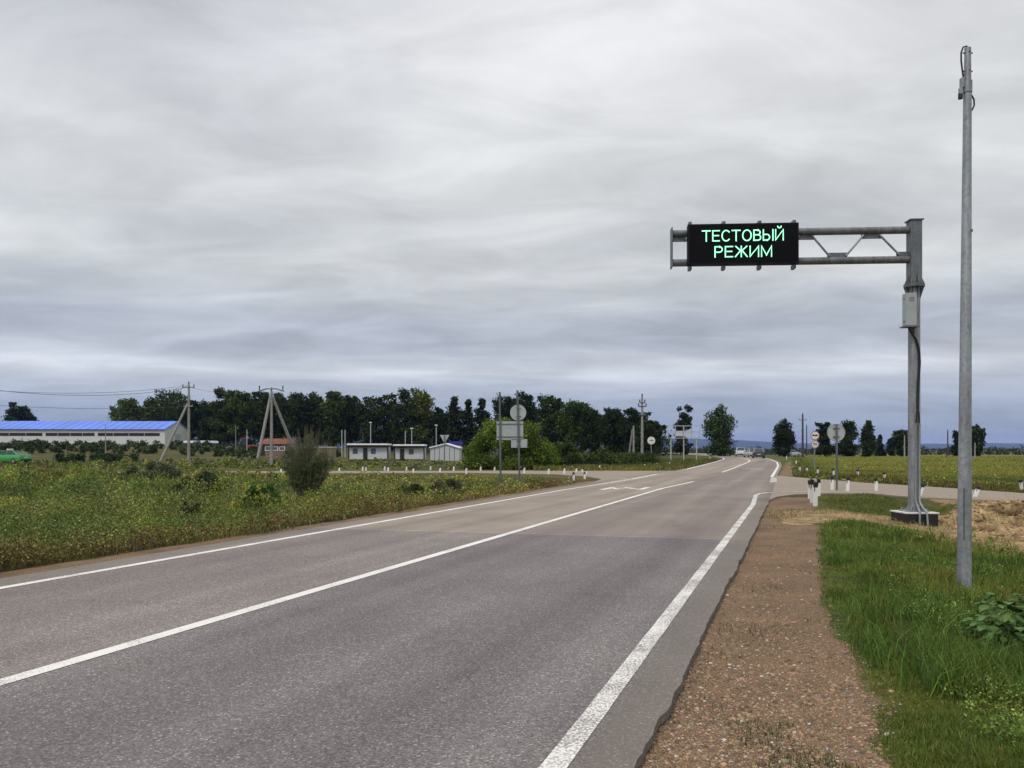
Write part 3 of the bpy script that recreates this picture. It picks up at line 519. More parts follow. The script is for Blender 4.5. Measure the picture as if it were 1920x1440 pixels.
# ================================================================== TREES AND BUSHES
BARK = mat('bark', (.10, .085, .065), .95, var=.35, scale=4, bump=.6); BIRCH = mat('grey_bark', (.22, .20, .17), .9, var=.4, scale=3)
def tree(px, ytop, Y, wpx, label, kind='round', tone=(.028, .040, .014), base_py=None, ybot=.16, lean=0, nl=5200, name='broadleaf_tree', group='trees in the belt behind the houses', bark=BARK, leaf=None, cat='tree'):
    b = on(px, Y)
    if base_py is not None: b.z = min(b.z, zat(base_py, Y))
    H = zat(ytop, Y) - b.z; W = wpx / F * Y; root = thing(name, b, label, cat, group, rng.random() * 0)
    nC = {'round': 26, 'column': 40, 'loose': 32, 'conic': 24, 'bush': 34}[kind]; cs = []; rs = []
    for i in range(nC):
        f = (i + .5) / nC; z = ybot + (1 - ybot) * f * .95
        if kind in ('round', 'bush'): prof = max(math.sqrt(max(.05, 1 - ((f - .50) / .56) ** 2)), .62 if f > .5 else .3)
        elif kind == 'column': prof = .55 + .45 * math.sin(math.pi * min(1, f * 1.05)) * (1.0 if f < .75 else .8)
        elif kind == 'loose': prof = .45 + .55 * abs(math.sin(f * 7 + px))
        else: prof = 1.05 - f
        a_ = i * 2.39996 + rng.random() * .6; rr = prof * (.15 + .85 * rng.random() ** .6) * W * .40; r = W * (.17 + .07 * rng.random()) * (.7 + .5 * prof) * (.95 if kind == 'loose' else 1.15 if kind == 'column' else 1)
        if kind == 'conic': r = W * (.10 + .16 * prof)
        if f > .8: r *= .8
        if kind in ('column', 'conic') and f > .8: rr *= .4; r = max(r, W * .14)
        cs.append((rr * math.cos(a_) + lean * H * f ** 1.3, rr * math.sin(a_) * .9, min(z * H + rng.normal() * .03 * H, H - r * (.45 + (0 if f > .93 else .9 * rng.random()))))); rs.append(r)
        if rng.random() < .45 and kind != 'column':      # a sprig that breaks the outline
            k = 1.28 + .35 * rng.random(); cs.append((cs[-1][0] + rr * math.cos(a_) * (k - 1) + .3 * r * math.cos(a_), cs[-1][1], min(cs[-1][2] + r * .45, H - r * .3))); rs.append(r * .42)
    sz = leaf or max(.30, .0026 * Y); V, I, S_, c = leaves(cs, rs, nl / len(cs), sz, tone)
    arrays('crown', V, I, S_, LEAF, root, c)
    m = MB(); tr = max(.10, H * .016); top = (lean * H * .7, 0, H * .78); m.tube([(0, 0, -.4), (lean * H * .1, 0, H * .2), (lean * H * .35, .05, H * .45), top], [tr * 1.25, tr, tr * .7, tr * .25], 8)
    for k in range(6):
        z0 = H * (.22 + .09 * k); i = (k * 4 + 2) % len(cs); e = Vector(cs[i]); p0 = Vector((lean * z0 * .8, 0, z0)); m.tube([p0, (p0 + e) / 2 + Vector((0, 0, .1 * H * .3)), e], [tr * .45, tr * .3, tr * .1], 6)
    m.build('trunk', bark, root, True); return root
D1, D2, D3, YG, OL = (.029, .044, .011), (.044, .066, .012), (.021, .034, .010), (.115, .135, .022), (.062, .088, .020)
belt = 'trees in the belt behind the houses'
T = [ (37, 757, 262, 50, 'round', D3, 'lone dark round tree rising behind the blue roof'),
 (243, 747, 236, 56, 'round', OL, 'paler green tree above the right part of the blue roof, end of the belt'),
 (283, 752, 244, 44, 'round', (.060, .060, .022), 'small yellowish tree between the pale one and dark one above blue roof'),
 (316, 734, 232, 86, 'round', D2, 'broad dark tree just left of the braced concrete pole, above blue roof'),
 (358, 748, 228, 50, 'round', D1, 'dark tree directly behind the braced concrete pole'),
 (397, 752, 222, 48, 'loose', D1, 'thin gappy tree with sky showing through, right of the braced pole'),
 (426, 729, 216, 58, 'round', D2, 'tall tree with bright top at the left end of the dense belt'),
 (458, 733, 214, 56, 'round', D2, 'second tree of the dense belt, left of the three-legged pole'),
 (492, 735, 212, 56, 'round', D1, 'dark tree just left of the three-legged pole'),
 (524, 738, 214, 50, 'round', D2, 'dark tree behind the head of the three-legged pole'),
 (557, 738, 210, 60, 'round', D1, 'broad dark tree first to the right of the three-legged pole'),
 (592, 739, 212, 54, 'round', D2, 'dark tree above the leafless bush, left of the pointed top'),
 (627, 729, 210, 50, 'round', D2, 'tree with a pointed green top sticking out of the dense belt'),
 (660, 742, 214, 52, 'round', D1, 'dark tree above the left hut'),
 (697, 744, 208, 56, 'loose', D1, 'slim dark tree between two gaps above the right end of left hut'),
 (730, 740, 210, 48, 'loose', D2, 'upright tree above the gap between the two huts'),
 (757, 729, 206, 48, 'column', D1, 'tall dark tree above the right hut, beside the yellow-green one'),
 (791, 727, 208, 58, 'round', (.10, .115, .018), 'tall tree with yellow-green top above the gabled shed'),
 (824, 764, 206, 38, 'round', D3, 'low dark tree filling the gap above the gabled shed'),
 (852, 738, 204, 34, 'column', D3, 'slim tall tree left of the round bush, first of three spires'),
 (878, 745, 206, 24, 'column', D3, 'thin spire-like tree, middle of three spires left of the round bush'),
 (904, 743, 202, 30, 'column', D3, 'slim spire-like tree just left of the twin-post sign'),
 (948, 743, 176, 54, 'loose', D3, 'dark tree behind the left post of the twin-post sign'),
 (985, 738, 172, 60, 'round', D3, 'dark tree behind the round plate of the twin-post sign'),
 (1032, 737, 168, 62, 'round', D1, 'tall spiky-topped tree above the right side of the round bush'),
 (1082, 750, 160, 70, 'round', D2, 'broad dark tree right of the round bush'),
 (1108, 764, 156, 46, 'round', D1, 'lower dark tree beside the broad one right of the round bush'),
 (1152, 762, 150, 54, 'round', D3, 'dark tree left of the utility pole with leaning companions'),
 (1192, 768, 146, 56, 'round', D3, 'dark tree right behind the utility pole by the round no-overtaking sign'),
 (1220, 786, 142, 52, 'round', D1, 'low dark tree at the right end of the belt near the billboard frame')]
for i, (px, yt, Yd, wp, kd, tn, lb) in enumerate(T):
    tree(px, yt, Yd, wp, lb, kd, tn, ybot=(.10, .26, .16)[i % 3] if kd != 'column' else .06, nl=9000 if kd == 'round' else 6000, base_py=None)
lone = 'separate roadside trees'
tree(1276, 760, 205, 34, 'leaning tree with a gap in its crown, behind the empty billboard frame', 'loose', D3, ybot=.06, lean=.10, group=lone, nl=3600)
tree(1349, 760, 178, 56, 'tall broad-leaved tree standing alone left of the cars on the bend', 'column', D2, ybot=.04, group=lone, nl=7000)
tree(1469, 787, 168, 38, 'dense upright tree just right of the cars on the bend', 'column', D3, ybot=.05, group=lone, nl=5200)
tree(1546, 792, 172, 34, 'tree behind the left edge of the round sign back beside the side road', 'loose', D3, ybot=.05, group=lone, nl=3600)
tree(1584, 788, 176, 46, 'forked tree behind the right edge of the round sign back', 'loose', D1, ybot=.05, lean=.10, group=lone, nl=4200)
tree(1627, 788, 170, 28, 'narrow dark tree standing midway between round sign and sign gantry', 'column', D1, ybot=.04, group=lone, nl=3600)
tree(1650, 812, 184, 20, 'small conical tree right of the narrow dark tree', 'conic', (.022, .034, .022), ybot=.03, group=lone, nl=2400)
tree(1671, 820, 190, 18, 'smallest sapling-like tree left of the gantry post', 'loose', D3, ybot=.05, group=lone, nl=1600)
tree(1692, 804, 180, 32, 'rounded dark tree partly hidden by the gantry post', 'round', D1, ybot=.05, group=lone, nl=4200)
tree(1797, 805, 184, 26, 'tree peeping out left of the tapered steel mast', 'loose', D3, ybot=.05, group=lone, nl=2600)
tree(1828, 797, 186, 34, 'tree peeping out right of the tapered steel mast', 'loose', D1, ybot=.05, group=lone, nl=3800)
# second-row mass, reads as one wood
def wood(name, spots, tone, size, hfun, n=120, kind='stuff'):
    V, cs, rs = [], [], []
    for x, y, h, r in spots:
        z = float(terr(x, y))
        for k in range(max(2, int(h / (r * 1.0)))): cs.append((x + rng.normal() * r * .5, y + rng.normal() * r * .5, z + r * .6 + k * r * .9)); rs.append(r * rng.uniform(.7, 1.1))
    V, I, S_, c = leaves(cs, rs, n, size, tone); tag(arrays(name, V, I, S_, LEAF, None, c), kind=kind)
sp = []
for px in np.arange(330, 1245, 7.0):
    Yd = 250 - 70 * ss(850, 1240, px) + rng.normal() * 4; top = 752 + 20 * ss(800, 860, px) - 10 * ss(900, 980, px) + 28 * ss(1060, 1240, px) + 8 * rng.normal()
    x = (px - 960) / F * Yd; z = float(terr(x, Yd)); sp.append((x, Yd, max(3, zat(top, Yd) - z) * .9, 2.6))
wood('woods', sp, D3, .55, None, 90)
sp = []
for px in np.arange(1190, 2100, 3.2):
    Yd = 330 + rng.uniform(-20, 60); x = (px - 960) / F * Yd; sp.append((x, Yd, rng.uniform(1.8, 3.4) + 1.2 * (rng.random() < .08) * 2, 1.5))
wood('distant_woods', sp, (.030, .045, .022), .6, None, 34)
sp = []
for i in range(240):       # weeds and scrub before the long white building and the yards
    px = rng.uniform(-150, 640); Yd = rng.uniform(118, 172) if px > 350 else rng.uniform(135, 180); x = (px - 960) / F * Yd; sp.append((x, Yd, rng.uniform(.4, .9), rng.uniform(.45, .75)))
for i in range(12): px = rng.uniform(20, 90); Yd = 160; sp.append(((px - 960) / F * Yd, Yd, 2.0, .8))
wood('scrub', sp, (.045, .062, .025), .34, None, 60)
sp = []
for i in range(34): px = rng.uniform(110, 270); Yd = rng.uniform(86, 98); sp.append(((px - 960) / F * Yd, Yd, rng.uniform(.35, .75), .5))
wood('scrub', sp, (.032, .052, .020), .22, None, 110)
sp = []
for i in range(60): px = rng.uniform(1040, 1230); Yd = rng.uniform(66, 84); sp.append(((px - 960) / F * Yd, Yd, rng.uniform(.7, 1.9 - 0.9 * ss(1120, 1230, px)), .6))
wood('undergrowth', sp, (.045, .062, .016), .16, None, 120)
# the big round willow bush: several domes
def bush(name, px, py, ytop, wpx, label, tone, size, nl, domes=9, group=None, Y=None, flat=.9, stems=6, cat='bush'):
    b = on(px, Y) if Y else G(px, py); H = zat(ytop, b.y) - b.z; W = wpx / F * b.y; root = thing(name, b, label, cat, group); cs, rs = [], []
    for i in range(domes * 6):
        u = rng.uniform(-1, 1); e = math.sqrt(max(0, 1 - u * u)); v = rng.uniform(-1, 1) * e * .7; hgt = math.sqrt(max(.02, 1 - u * u * .82 - v * v * .3)); z = rng.random() ** (.65 if i % 3 else 2.5) * hgt; r = W * rng.uniform(.065, .12); cs.append((u * W * .43, v * W * .43, max(r * .4, z * H * .93 - r * .3))); rs.append(r)
    V, I, S_, c = leaves(cs, rs, nl / len(cs), size, tone, flat); arrays('foliage', V, I, S_, LEAF, root, c)
    m = MB()
    for k in range(stems): a_ = rng.uniform(0, 6.28); q = rng.uniform(.1, .32) * W; m.tube([(0 + .05 * W * math.cos(a_), .05 * W * math.sin(a_), -.1), (q * .5 * math.cos(a_), q * .5 * math.sin(a_), H * .35), (q * math.cos(a_), q * math.sin(a_), H * .75)], [.02 * H, .014 * H, .005 * H], 6)
    m.build('stem', BARK, root, True); return root
bush('willow_bush', 958, 882, 776, 176, 'large round light green bush behind the twin-post sign', (.100, .145, .022), .13, 60000, 16, Y=62)
bush('willow_bush', 1058, 880, 822, 70, 'lower darker green bush against the right flank of the large round bush', (.055, .085, .02), .14, 9000, 6, Y=64)
bush('willow_bush', 1190, 874, 838, 60, 'low dark shrub at the foot of the poles by no-overtaking sign', (.030, .045, .014), .16, 7000, 5, Y=80)
mb_g = 'bushes growing in the left meadow'
bush('meadow_shrub', 372, 938, 880, 92, 'dark wide shrub in the meadow below the braced concrete pole', (0.046, 0.062, 0.028), .06, 22000, 8, mb_g, stems=9)
bush('meadow_shrub', 356, 984, 930, 44, 'small shrub with bare black stem at the meadow edge', (0.053, 0.065, 0.031), .05, 6500, 5, mb_g, stems=5)
bush('meadow_shrub', 492, 972, 900, 78, 'bright green leafy shrub left of the leafless-topped bush', (0.062, 0.132, 0.031), .05, 11000, 7, mb_g)
bush('meadow_shrub', 285, 902, 866, 110, 'grey-green shrub behind the dark meadow shrub', (0.078, 0.096, 0.053), .08, 15000, 7, mb_g)
bush('meadow_shrub', 765, 936, 902, 64, 'olive shrub in the meadow right of the leafless-topped bush', (0.056, 0.074, 0.028), .05, 7000, 5, mb_g)
bush('meadow_shrub', 838, 925, 895, 66, 'purplish weed clump in the meadow below the gabled shed', (0.085, 0.078, 0.046), .05, 6000, 5, mb_g)
bush('meadow_shrub', 108, 1012, 965, 40, 'small weedy shrub near the road shoulder at far left', (0.070, 0.085, 0.031), .04, 3500, 4, mb_g)
# upright dark bush with bare twigs
def twiggy():
    b = G(576, 932); Y = b.y; W = 98 / F * Y; H = (zat(812, Y) - b.z) * 1.06; root = thing('twiggy_bush', b, 'tall dark bush of upright twigs with reddish-brown bare tops', 'bush'); m = MB(); cs, rs = [], []
    for i in range(230):
        a_ = rng.uniform(0, 6.28); q = rng.random() ** .6 * W * .5; hh = H * rng.uniform(.65, 1.12) * (1 - .30 * (q / (W * .5)) ** 2); x1, y1 = q * math.cos(a_), q * math.sin(a_) * .7
        m.tube([(x1 * .35, y1 * .35, -.1), (x1 * .75 + rng.normal() * .05, y1 * .7, hh * .5), (x1 * 1.22 + rng.normal() * .10, y1 * 1.2, hh)], [.016, .010, .004], 5)
        for k in range(3): f = rng.uniform(.12, .8) ** .8; cs.append((x1 * (.35 + f * .85), y1 * (.35 + f * .8), hh * f)); rs.append(.13)
    m.build('stem', mat('dark_twig', (.125, .110, .072), .9, var=.3, scale=6), root)
    V, I, S_, c = leaves(cs, rs, 34, .045, (.075, .100, .034)); arrays('foliage', V, I, S_, LEAF, root, c)
twiggy()
# broad-leaved weed on the right verge
def burdock(px, py, wpx, label, nleaf, tone):
    b = G(px, py); W = wpx / F * b.y; root = thing('burdock', b, label, 'plant', 'broad-leaved weeds on the right verge'); V, Fc, col = [], [], []
    for i in range(nleaf):
        a_ = i * 2.4 + rng.random(); q = rng.uniform(.1, .5) * W; zc = rng.uniform(.08, .50) * (1 - 1.6 * (q / W) ** 2); L = rng.uniform(.045, .095); tl = rng.uniform(-.7, .5); c0 = Vector((q * math.cos(a_), q * math.sin(a_), zc)); d = Vector((math.cos(a_), math.sin(a_), tl)).normalized(); sd_ = d.cross(Vector((0, 0, 1))).normalized(); up = sd_.cross(d)
        prof = [(0, .05), (.12, .42), (.35, .55), (.65, .45), (.88, .2), (1, .02)]; bs = len(V)
        for f, wv in prof:
            for k in (-1, 0, 1): V.append(c0 + d * L * f + sd_ * L * wv * k * (1 + .1 * rng.normal()) + up * (-.10 * L if k == 0 else .03 * L * rng.normal()) - Vector((0, 0, L * .35 * f * f))); col.append(np.array(tone) * (1 + .25 * rng.normal()) * (.9 if k else 1.25))
        for j in range(len(prof) - 1):
            for k in range(2): o_ = bs + j * 3 + k; Fc.append([o_, o_ + 1, o_ + 4, o_ + 3])
    arrays('leaf', [tuple(v) for v in V], np.array(Fc), np.full(len(Fc), 4), LEAF, root, np.clip(np.array(col), .01, .4), True)
    m = MB()
    for i in range(10): a_ = rng.random() * 6.28; q = .3 * W * rng.random(); m.tube([(0, 0, -.02), (q * .6 * math.cos(a_), q * .6 * math.sin(a_), .12), (q * math.cos(a_), q * math.sin(a_), .2)], .005, 5)
    m.build('stem', mat('green_stem', (.07, .10, .04)), root)
burdock(1888, 1228, 130, 'broad-leaved green weed clump near the right end of the verge', 300, (.085, .145, .045))
# ================================================================== STREET FURNITURE
GALV = galv('galvanised_steel', (.21, .235, .27)); GALVD = galv('weathered_steel', (.105, .125, .150)); BLACK = mat('black_rubber', (.012, .012, .014), .5); WHITE = mat('white_paint', (.66, .66, .62), .55, var=.06, dirt=(.30, .26, .20)); PLATE = mat('sign_back_metal', (.40, .43, .43), .45, .25, var=.10, scale=5)
CONC = mat('pole_concrete', (.26, .25, .225), .9, var=.2, scale=5, dirt=(.12, .11, .10)); RED = mat('sign_red', (.30, .06, .06), .5); INK = mat('sign_black', (.015, .015, .015), .6)
def gantry():
    Y0 = 18.8; x0 = (1714 - 960) / F * Y0; b = Vector((x0, Y0, float(terr(x0, Y0)) - .02)); Y1 = 19.15; x1 = (1259 - 960) / F * Y1
    root = thing('sign_gantry', (x0, Y0, 0), 'grey steel gantry carrying a black electronic message board over the road', 'road sign gantry'); d = Vector((x1 - x0, Y1 - Y0, 0)); L = d.length; d.normalize(); nrm = Vector((d.y, -d.x, 0))
    if nrm.y > 0: nrm = -nrm
    az = math.atan2(-d.y, -d.x)                       # local x along the arm towards the post
    U = lambda px: (1714 - px) / (1714 - 1259.) * L
    P = lambda u, z, o=0: d * u + nrm * o + Vector((0, 0, z))
    zt, zb = 6.84, 6.12
    MB().tube([(0, 0, .02), (0, 0, 5.44)], .135, 28).build('post', GALV, root, True)
    MB().box((0, 0, 6.29), (.27, .27, 1.52), az, ch=.012).build('post_head', GALVD, root)
    MB().box((0, 0, 7.062), (.33, .33, .025), az).build('cap', GALVD, root)
    m = MB(); m.tube([(0, 0, 5.445), (0, 0, 5.48)], .235, 24); m.tube([(0, 0, 5.485), (0, 0, 5.52)], .235, 24)
    for k in range(8):
        a_ = k * math.pi / 4; c_, s_k = math.cos(a_), math.sin(a_); m.add([(c_ * .13, s_k * .13, 5.13), (c_ * .23, s_k * .23, 5.44), (c_ * .13, s_k * .13, 5.44), (c_ * .13 - s_k * .012, s_k * .13 + c_ * .012, 5.13), (c_ * .23 - s_k * .012, s_k * .23 + c_ * .012, 5.44), (c_ * .13 - s_k * .012, s_k * .13 + c_ * .012, 5.44)], [[0, 1, 2], [3, 5, 4], [0, 3, 4, 1], [1, 4, 5, 2]])
        m.add([(c_ * .13, s_k * .13, 5.76), (c_ * .23, s_k * .23, 5.525), (c_ * .13, s_k * .13, 5.525), (c_ * .13 - s_k * .012, s_k * .13 + c_ * .012, 5.76), (c_ * .23 - s_k * .012, s_k * .23 + c_ * .012, 5.525), (c_ * .13 - s_k * .012, s_k * .13 + c_ * .012, 5.525)], [[0, 1, 2], [3, 5, 4], [0, 3, 4, 1], [1, 4, 5, 2]])
        a_ += .39; m.tube([(math.cos(a_) * .19, math.sin(a_) * .19, 5.40), (math.cos(a_) * .19, math.sin(a_) * .19, 5.56)], .014, 6)
    m.build('flange', GALVD, root)
    gz = b.z; zf = .0
    MB().box((0, 0, zf + .012), (.52, .52, .024), 0).build('base_plate', GALV, root)
    for k in range(4):
        a_ = k * math.pi / 2 + math.pi / 4; c_, s_k = math.cos(a_), math.sin(a_); MB().add([(c_ * .13, s_k * .13, .024), (c_ * .24, s_k * .24, .024), (c_ * .13, s_k * .13, .16), (c_ * .13 - s_k * .012, s_k * .13 + c_ * .012, .024), (c_ * .24 - s_k * .012, s_k * .24 + c_ * .012, .024), (c_ * .13 - s_k * .012, s_k * .13 + c_ * .012, .16)], [[0, 1, 2], [3, 5, 4], [0, 3, 4, 1], [1, 4, 5, 2]]).build('gusset', GALV, root)
    for sx in (-1, 1):
        for sy in (-1, 1): MB().tube([(sx * .2, sy * .2, .024), (sx * .2, sy * .2, .085)], .022, 6).build('anchor_bolt', GALV, root)
    MB().box((.0, 0, (zf + gz - .15) / 2 - .019), (.76, .76, (zf - gz + .15) - .038), 0, ch=.012).build('foundation', mat('bitumen_coat', (.014, .014, .016), .55, var=.3, scale=8), root)
    MB().box((.0, 0, -.019), (.80, .80, .036), 0, ch=.008).build('foundation_cap', mat('white_concrete', (.55, .55, .52), .8, var=.15), root)
    for zc in (zt, zb): MB().tube([P(.13, zc), P(L - .02, zc)], .09, 20).build('chord', GALVD, root, True)
    MB().box(P(L, (zt + zb) / 2), (.03, .26, .98), az).build('end_plate', GALVD, root)
    # web: gussets and braces, the same bay all along the arm
    up = [(1497, 1528), (1616, 1653), (1374, 1411), (1259, 1287)]; lo = [(1553, 1590), (1681, 1705), (1435, 1470), (1312, 1350)]
    for a_, b_ in up: u0, u1 = U(b_), U(a_); MB().box(P((u0 + u1) / 2, zt - .135), (u1 - u0, .014, .13), az).build('gusset', GALVD, root)
    for a_, b_ in lo: u0, u1 = U(b_), U(a_); MB().box(P((u0 + u1) / 2, zb + .135), (u1 - u0, .014, .12), az).build('gusset', GALVD, root)
    for a_, b_ in ((1686, 1649), (1587, 1620), (1556, 1524), (1466, 1500), (1438, 1408), (1347, 1378), (1316, 1284)):
        MB().tube([P(U(a_), zb + .11, .03), P(U(b_), zt - .11, .03)], .026, 10).build('brace', GALV, root, True)
    # message board
    ua, ub = U(1491), U(1286); um = (ua + ub) / 2; wP = ub - ua; zc = (6.965 + 5.985) / 2; hP = .98; off = .27
    pan = MB().box(P(um, zc, off), (wP, .22, hP), az, ch=.006).build('display_board', mat('board_black', (.006, .006, .009), .6, var=.3, spec=.15), root)
    MB().box(P(um, zc, off + .112), (wP - .08, .006, hP - .08), az).build('screen', mat('screen_black', (.003, .003, .005), .6, var=.3, spec=.1), pan)
    for pxk in (1291, 1354, 1421, 1485):
        for zz in (7.0, 5.93):
            MB().box(P(U(pxk), zz, off - .07), (.075, .20, .10), az, ch=.006).build('clamp', GALVD, pan)
    LED = mat('led_green', (.3, .9, .6), .5, emit=((.36, 1.0, .55), 1.15))
    arc = lambda cx, cz, rx, rz, a0, a1, n=12: [(cx + rx * math.cos(R(a0 + (a1 - a0) * i / n)), cz + rz * math.sin(R(a0 + (a1 - a0) * i / n))) for i in range(n + 1)]
    GL = {'Т': (.8, [[(0, 1), (.8, 1)], [(.4, 1), (.4, 0)]]), 'Е': (.66, [[(.66, 1), (0, 1), (0, 0), (.66, 0)], [(0, .52), (.58, .52)]]), 'С': (.80, [arc(.44, .5, .42, .52, 45, 315, 18)]), 'О': (.88, [arc(.44, .5, .44, .52, 0, 360, 24)]),
          'В': (.70, [[(0, 0), (0, 1), (.38, 1)] + arc(.38, .77, .26, .23, 90, -90, 8) + [(0, .54)], [(.38, .54)] + arc(.40, .27, .30, .27, 90, -90, 9) + [(0, 0)]]), 'Ы': (.98, [[(0, 1), (0, 0), (.36, 0)] + arc(.36, .28, .28, .28, -90, 90, 9) + [(0, .56)], [(.98, 1), (.98, 0)]]),
          'Й': (.78, [[(0, 1), (0, 0), (.78, 1), (.78, 0)], arc(.39, 1.32, .17, .13, 180, 360, 8)]), 'И': (.78, [[(0, 1), (0, 0), (.78, 1), (.78, 0)]]), 'Р': (.68, [[(0, 0), (0, 1), (.38, 1)] + arc(.38, .73, .29, .27, 90, -90, 9) + [(0, .46)]]),
          'Ж': (1.08, [[(.54, 1), (.54, 0)], [(.04, 1), (.54, .52), (1.04, 1)], [(0, 0), (.44, .56)], [(1.08, 0), (.64, .56)]]), 'М': (.92, [[(0, 0), (0, 1), (.46, .12), (.92, 1), (.92, 0)]])}
    def text(s, uL, uR, zb_, zt_):
        tot = sum(GL[c][0] for c in s) + .28 * (len(s) - 1); kx = (uL - uR) / tot; kz = zt_ - zb_; hw = .028; x = 0
        for c in s:
            m = MB()
            for si, st_ in enumerate(GL[c][1]):
                q = [Vector((uL - (x + a_) * kx, zb_ + b_ * kz)) for a_, b_ in st_]; Ls, Rs = [], []
                q[0] += (q[0] - q[1]).normalized() * hw * .6 * (0 if c == 'О' else 1); q[-1] += (q[-1] - q[-2]).normalized() * hw * .6 * (0 if c == 'О' else 1)
                for i, p in enumerate(q):
                    d0 = (p - q[i - 1]).normalized() if i else (q[1] - p).normalized(); d1 = (q[i + 1] - p).normalized() if i < len(q) - 1 else d0; t_ = (d0 + d1).normalized() if (d0 + d1).length > .01 else d0; nn = Vector((-t_.y, t_.x)); cosv = max(.45, abs(nn.dot(Vector((-d0.y, d0.x))))); Ls.append(p + nn * hw / 2 / cosv); Rs.append(p - nn * hw / 2 / cosv)
                n_ = len(q); oo = off + .1165 + .0006 * si; V = [P(v.x, v.y, oo) for v in Ls + Rs] + [P(v.x, v.y, oo - .004) for v in Ls + Rs]
                m.add(V, [[i, i + 1, n_ + i + 1, n_ + i] for i in range(n_ - 1)] + [[2 * n_ + i, 3 * n_ + i, 3 * n_ + i + 1, 2 * n_ + i + 1] for i in range(n_ - 1)])
            m.build('led_letter', LED, pan); x += GL[c][0] + .28
    k = F / 18.72; Zp = lambda py: EYE + (HZ - py) / k
    text('ТЕСТОВЫЙ', U(1312.5), U(1462), Zp(452), Zp(433)); text('РЕЖИМ', U(1336), U(1440.5), Zp(482), Zp(463))
    # control cabinet and cable
    cb = MB().box((-.215, -.20, 4.86), (.255, .20, .78), 0, ch=.008).build('control_box', mat('cabinet_grey', (.33, .37, .36), .5, var=.06, dirt=(.2, .2, .2)), root)
    MB().box((-.215, -.20, 4.45), (.36, .24, .03)).build('bracket', GALVD, cb)
    m = MB()
    for zz in (5.06, 5.10, 5.14): m.box((-.215, -.302, zz), (.13, .006, .012))
    m.build('vent', GALVD, cb)
    for zz in (4.58, 5.12): MB().tube([(-.345, -.22, zz), (-.375, -.22, zz)], .012, 6).build('hinge', GALVD, cb)
    MB().tube([(-.23, -.2, 4.44), (-.20, -.21, 4.36), (-.13, -.2, 4.25), (-.06, -.19, 4.16), (-.01, -.175, 4.05), (.035, -.165, 3.85), (.05, -.16, 3.6), (.035, -.16, 3.35), (.01, -.165, 3.1), (.0, -.165, 2.7), (.0, -.165, 2.48)], .030, 10).build('cable', BLACK, root, True)
    MB().tube([(-.16, -.2, 4.43), (-.12, -.2, 4.36), (-.11, -.2, 4.28)], .014, 8).build('cable', BLACK, root, True)
    for sx in (-1, 1): MB().tube([(0, -.165, 2.5), (sx * .025, -.17, 2.35), (sx * .04, -.165, 2.12)], .018, 8).build('cable', BLACK, root, True)
    for sx in (-1, 1): MB().tube([(sx * .045, -.165, 2.14), (sx * .045, -.165, 1.0), (sx * .045, -.165, .25), (sx * .055, -.28, .11), (sx * .08, -.415, .03), (sx * .09, -.43, -.12), (sx * .10, -.44, -.36)], .024, 10).build('conduit', GALV, root, True)
    for zz in (4.02, 3.15, 2.5, 2.05, 1.25, .28): MB().tube([(0, 0, zz - .012), (0, 0, zz + .012)], .139, 28).build('strap', GALV, root)
gantry()
def mast():
    b_ = G(1807.5, 1107); x, Y, z0 = b_; root = thing('steel_mast', (x, Y, z0), 'tall tapered grey steel mast standing in the near grass', 'mast'); H = zat(90, Y) - z0; tx = .045
    pt = lambda z: Vector((tx * z / H, 0, z)); rad = lambda z: (.087 - (.087 - .045) * z / H) * Y / 9.96
    MB().tube([pt(z) for z in np.linspace(-.1, H - .52, 16)], [rad(z) for z in np.linspace(-.1, H - .52, 16)], 16).build('shaft', galv('mast_steel', (.235, .275, .305)), root, True)
    MB().tube([pt(H - .54), pt(H - .40)], .052, 16).build('sleeve', GALV, root, True)
    MB().tube([pt(H - .42), pt(H)], [.040, .036], 16).build('top_tube', GALV, root, True)
    for zz in (H - .06, H - .28):
        for a_ in (0, math.pi / 2, math.pi, -math.pi / 2):
            c_ = Vector((math.cos(a_), math.sin(a_), 0)); p = pt(zz); MB().tube([p + c_ * .036, p + c_ * .058], .009, 6).build('bolt', GALVD, root)
    p = pt(H - .42); m = MB().box(p + Vector((-.066, 0, .0)), (.032, .06, .12), ch=.004); m.box(p + Vector((-.082, 0, -.10)), (.03, .05, .08)); m.build('bracket', GALV, root)
    MB().tube([p + Vector((-.085, 0, -.13)), p + Vector((-.085, 0, -.19))], .026, 12).build('sensor_head', BLACK, root, True)
    MB().tube([pt(H) + Vector((.0, 0, -.01)), pt(H) + Vector((-.02, -.01, .018)), pt(H) + Vector((-.06, -.01, .005)), pt(H) + Vector((-.085, -.01, -.06)), pt(H) + Vector((-.085, -.01, -.16)), pt(H) + Vector((-.07, -.01, -.28)), pt(H) + Vector((-.05, -.005, -.40))], .010, 8).build('cable', BLACK, root, True)
    MB().tube([p + Vector((.045, 0, -.14)), p + Vector((.078, 0, -.20)), p + Vector((.08, 0, -.27)), p + Vector((.052, 0, -.33))], .010, 8).build('cable', BLACK, root, True)
    MB().box(pt(.92) + Vector((-.045, -.066, 0)), (.006, .010, .62), .5).build('door_slot', GALVD, root); MB().box(pt(4.3) + Vector((.02, -.072, 0)), (.022, .016, .03)).build('bolt', GALVD, root)
    m = MB(); m.tube([(0, 0, -.06), (0, 0, .02)], [.15, .11], 14); m.build('collar', mat('white_concrete', (.55, .55, .52)), root)
mast()
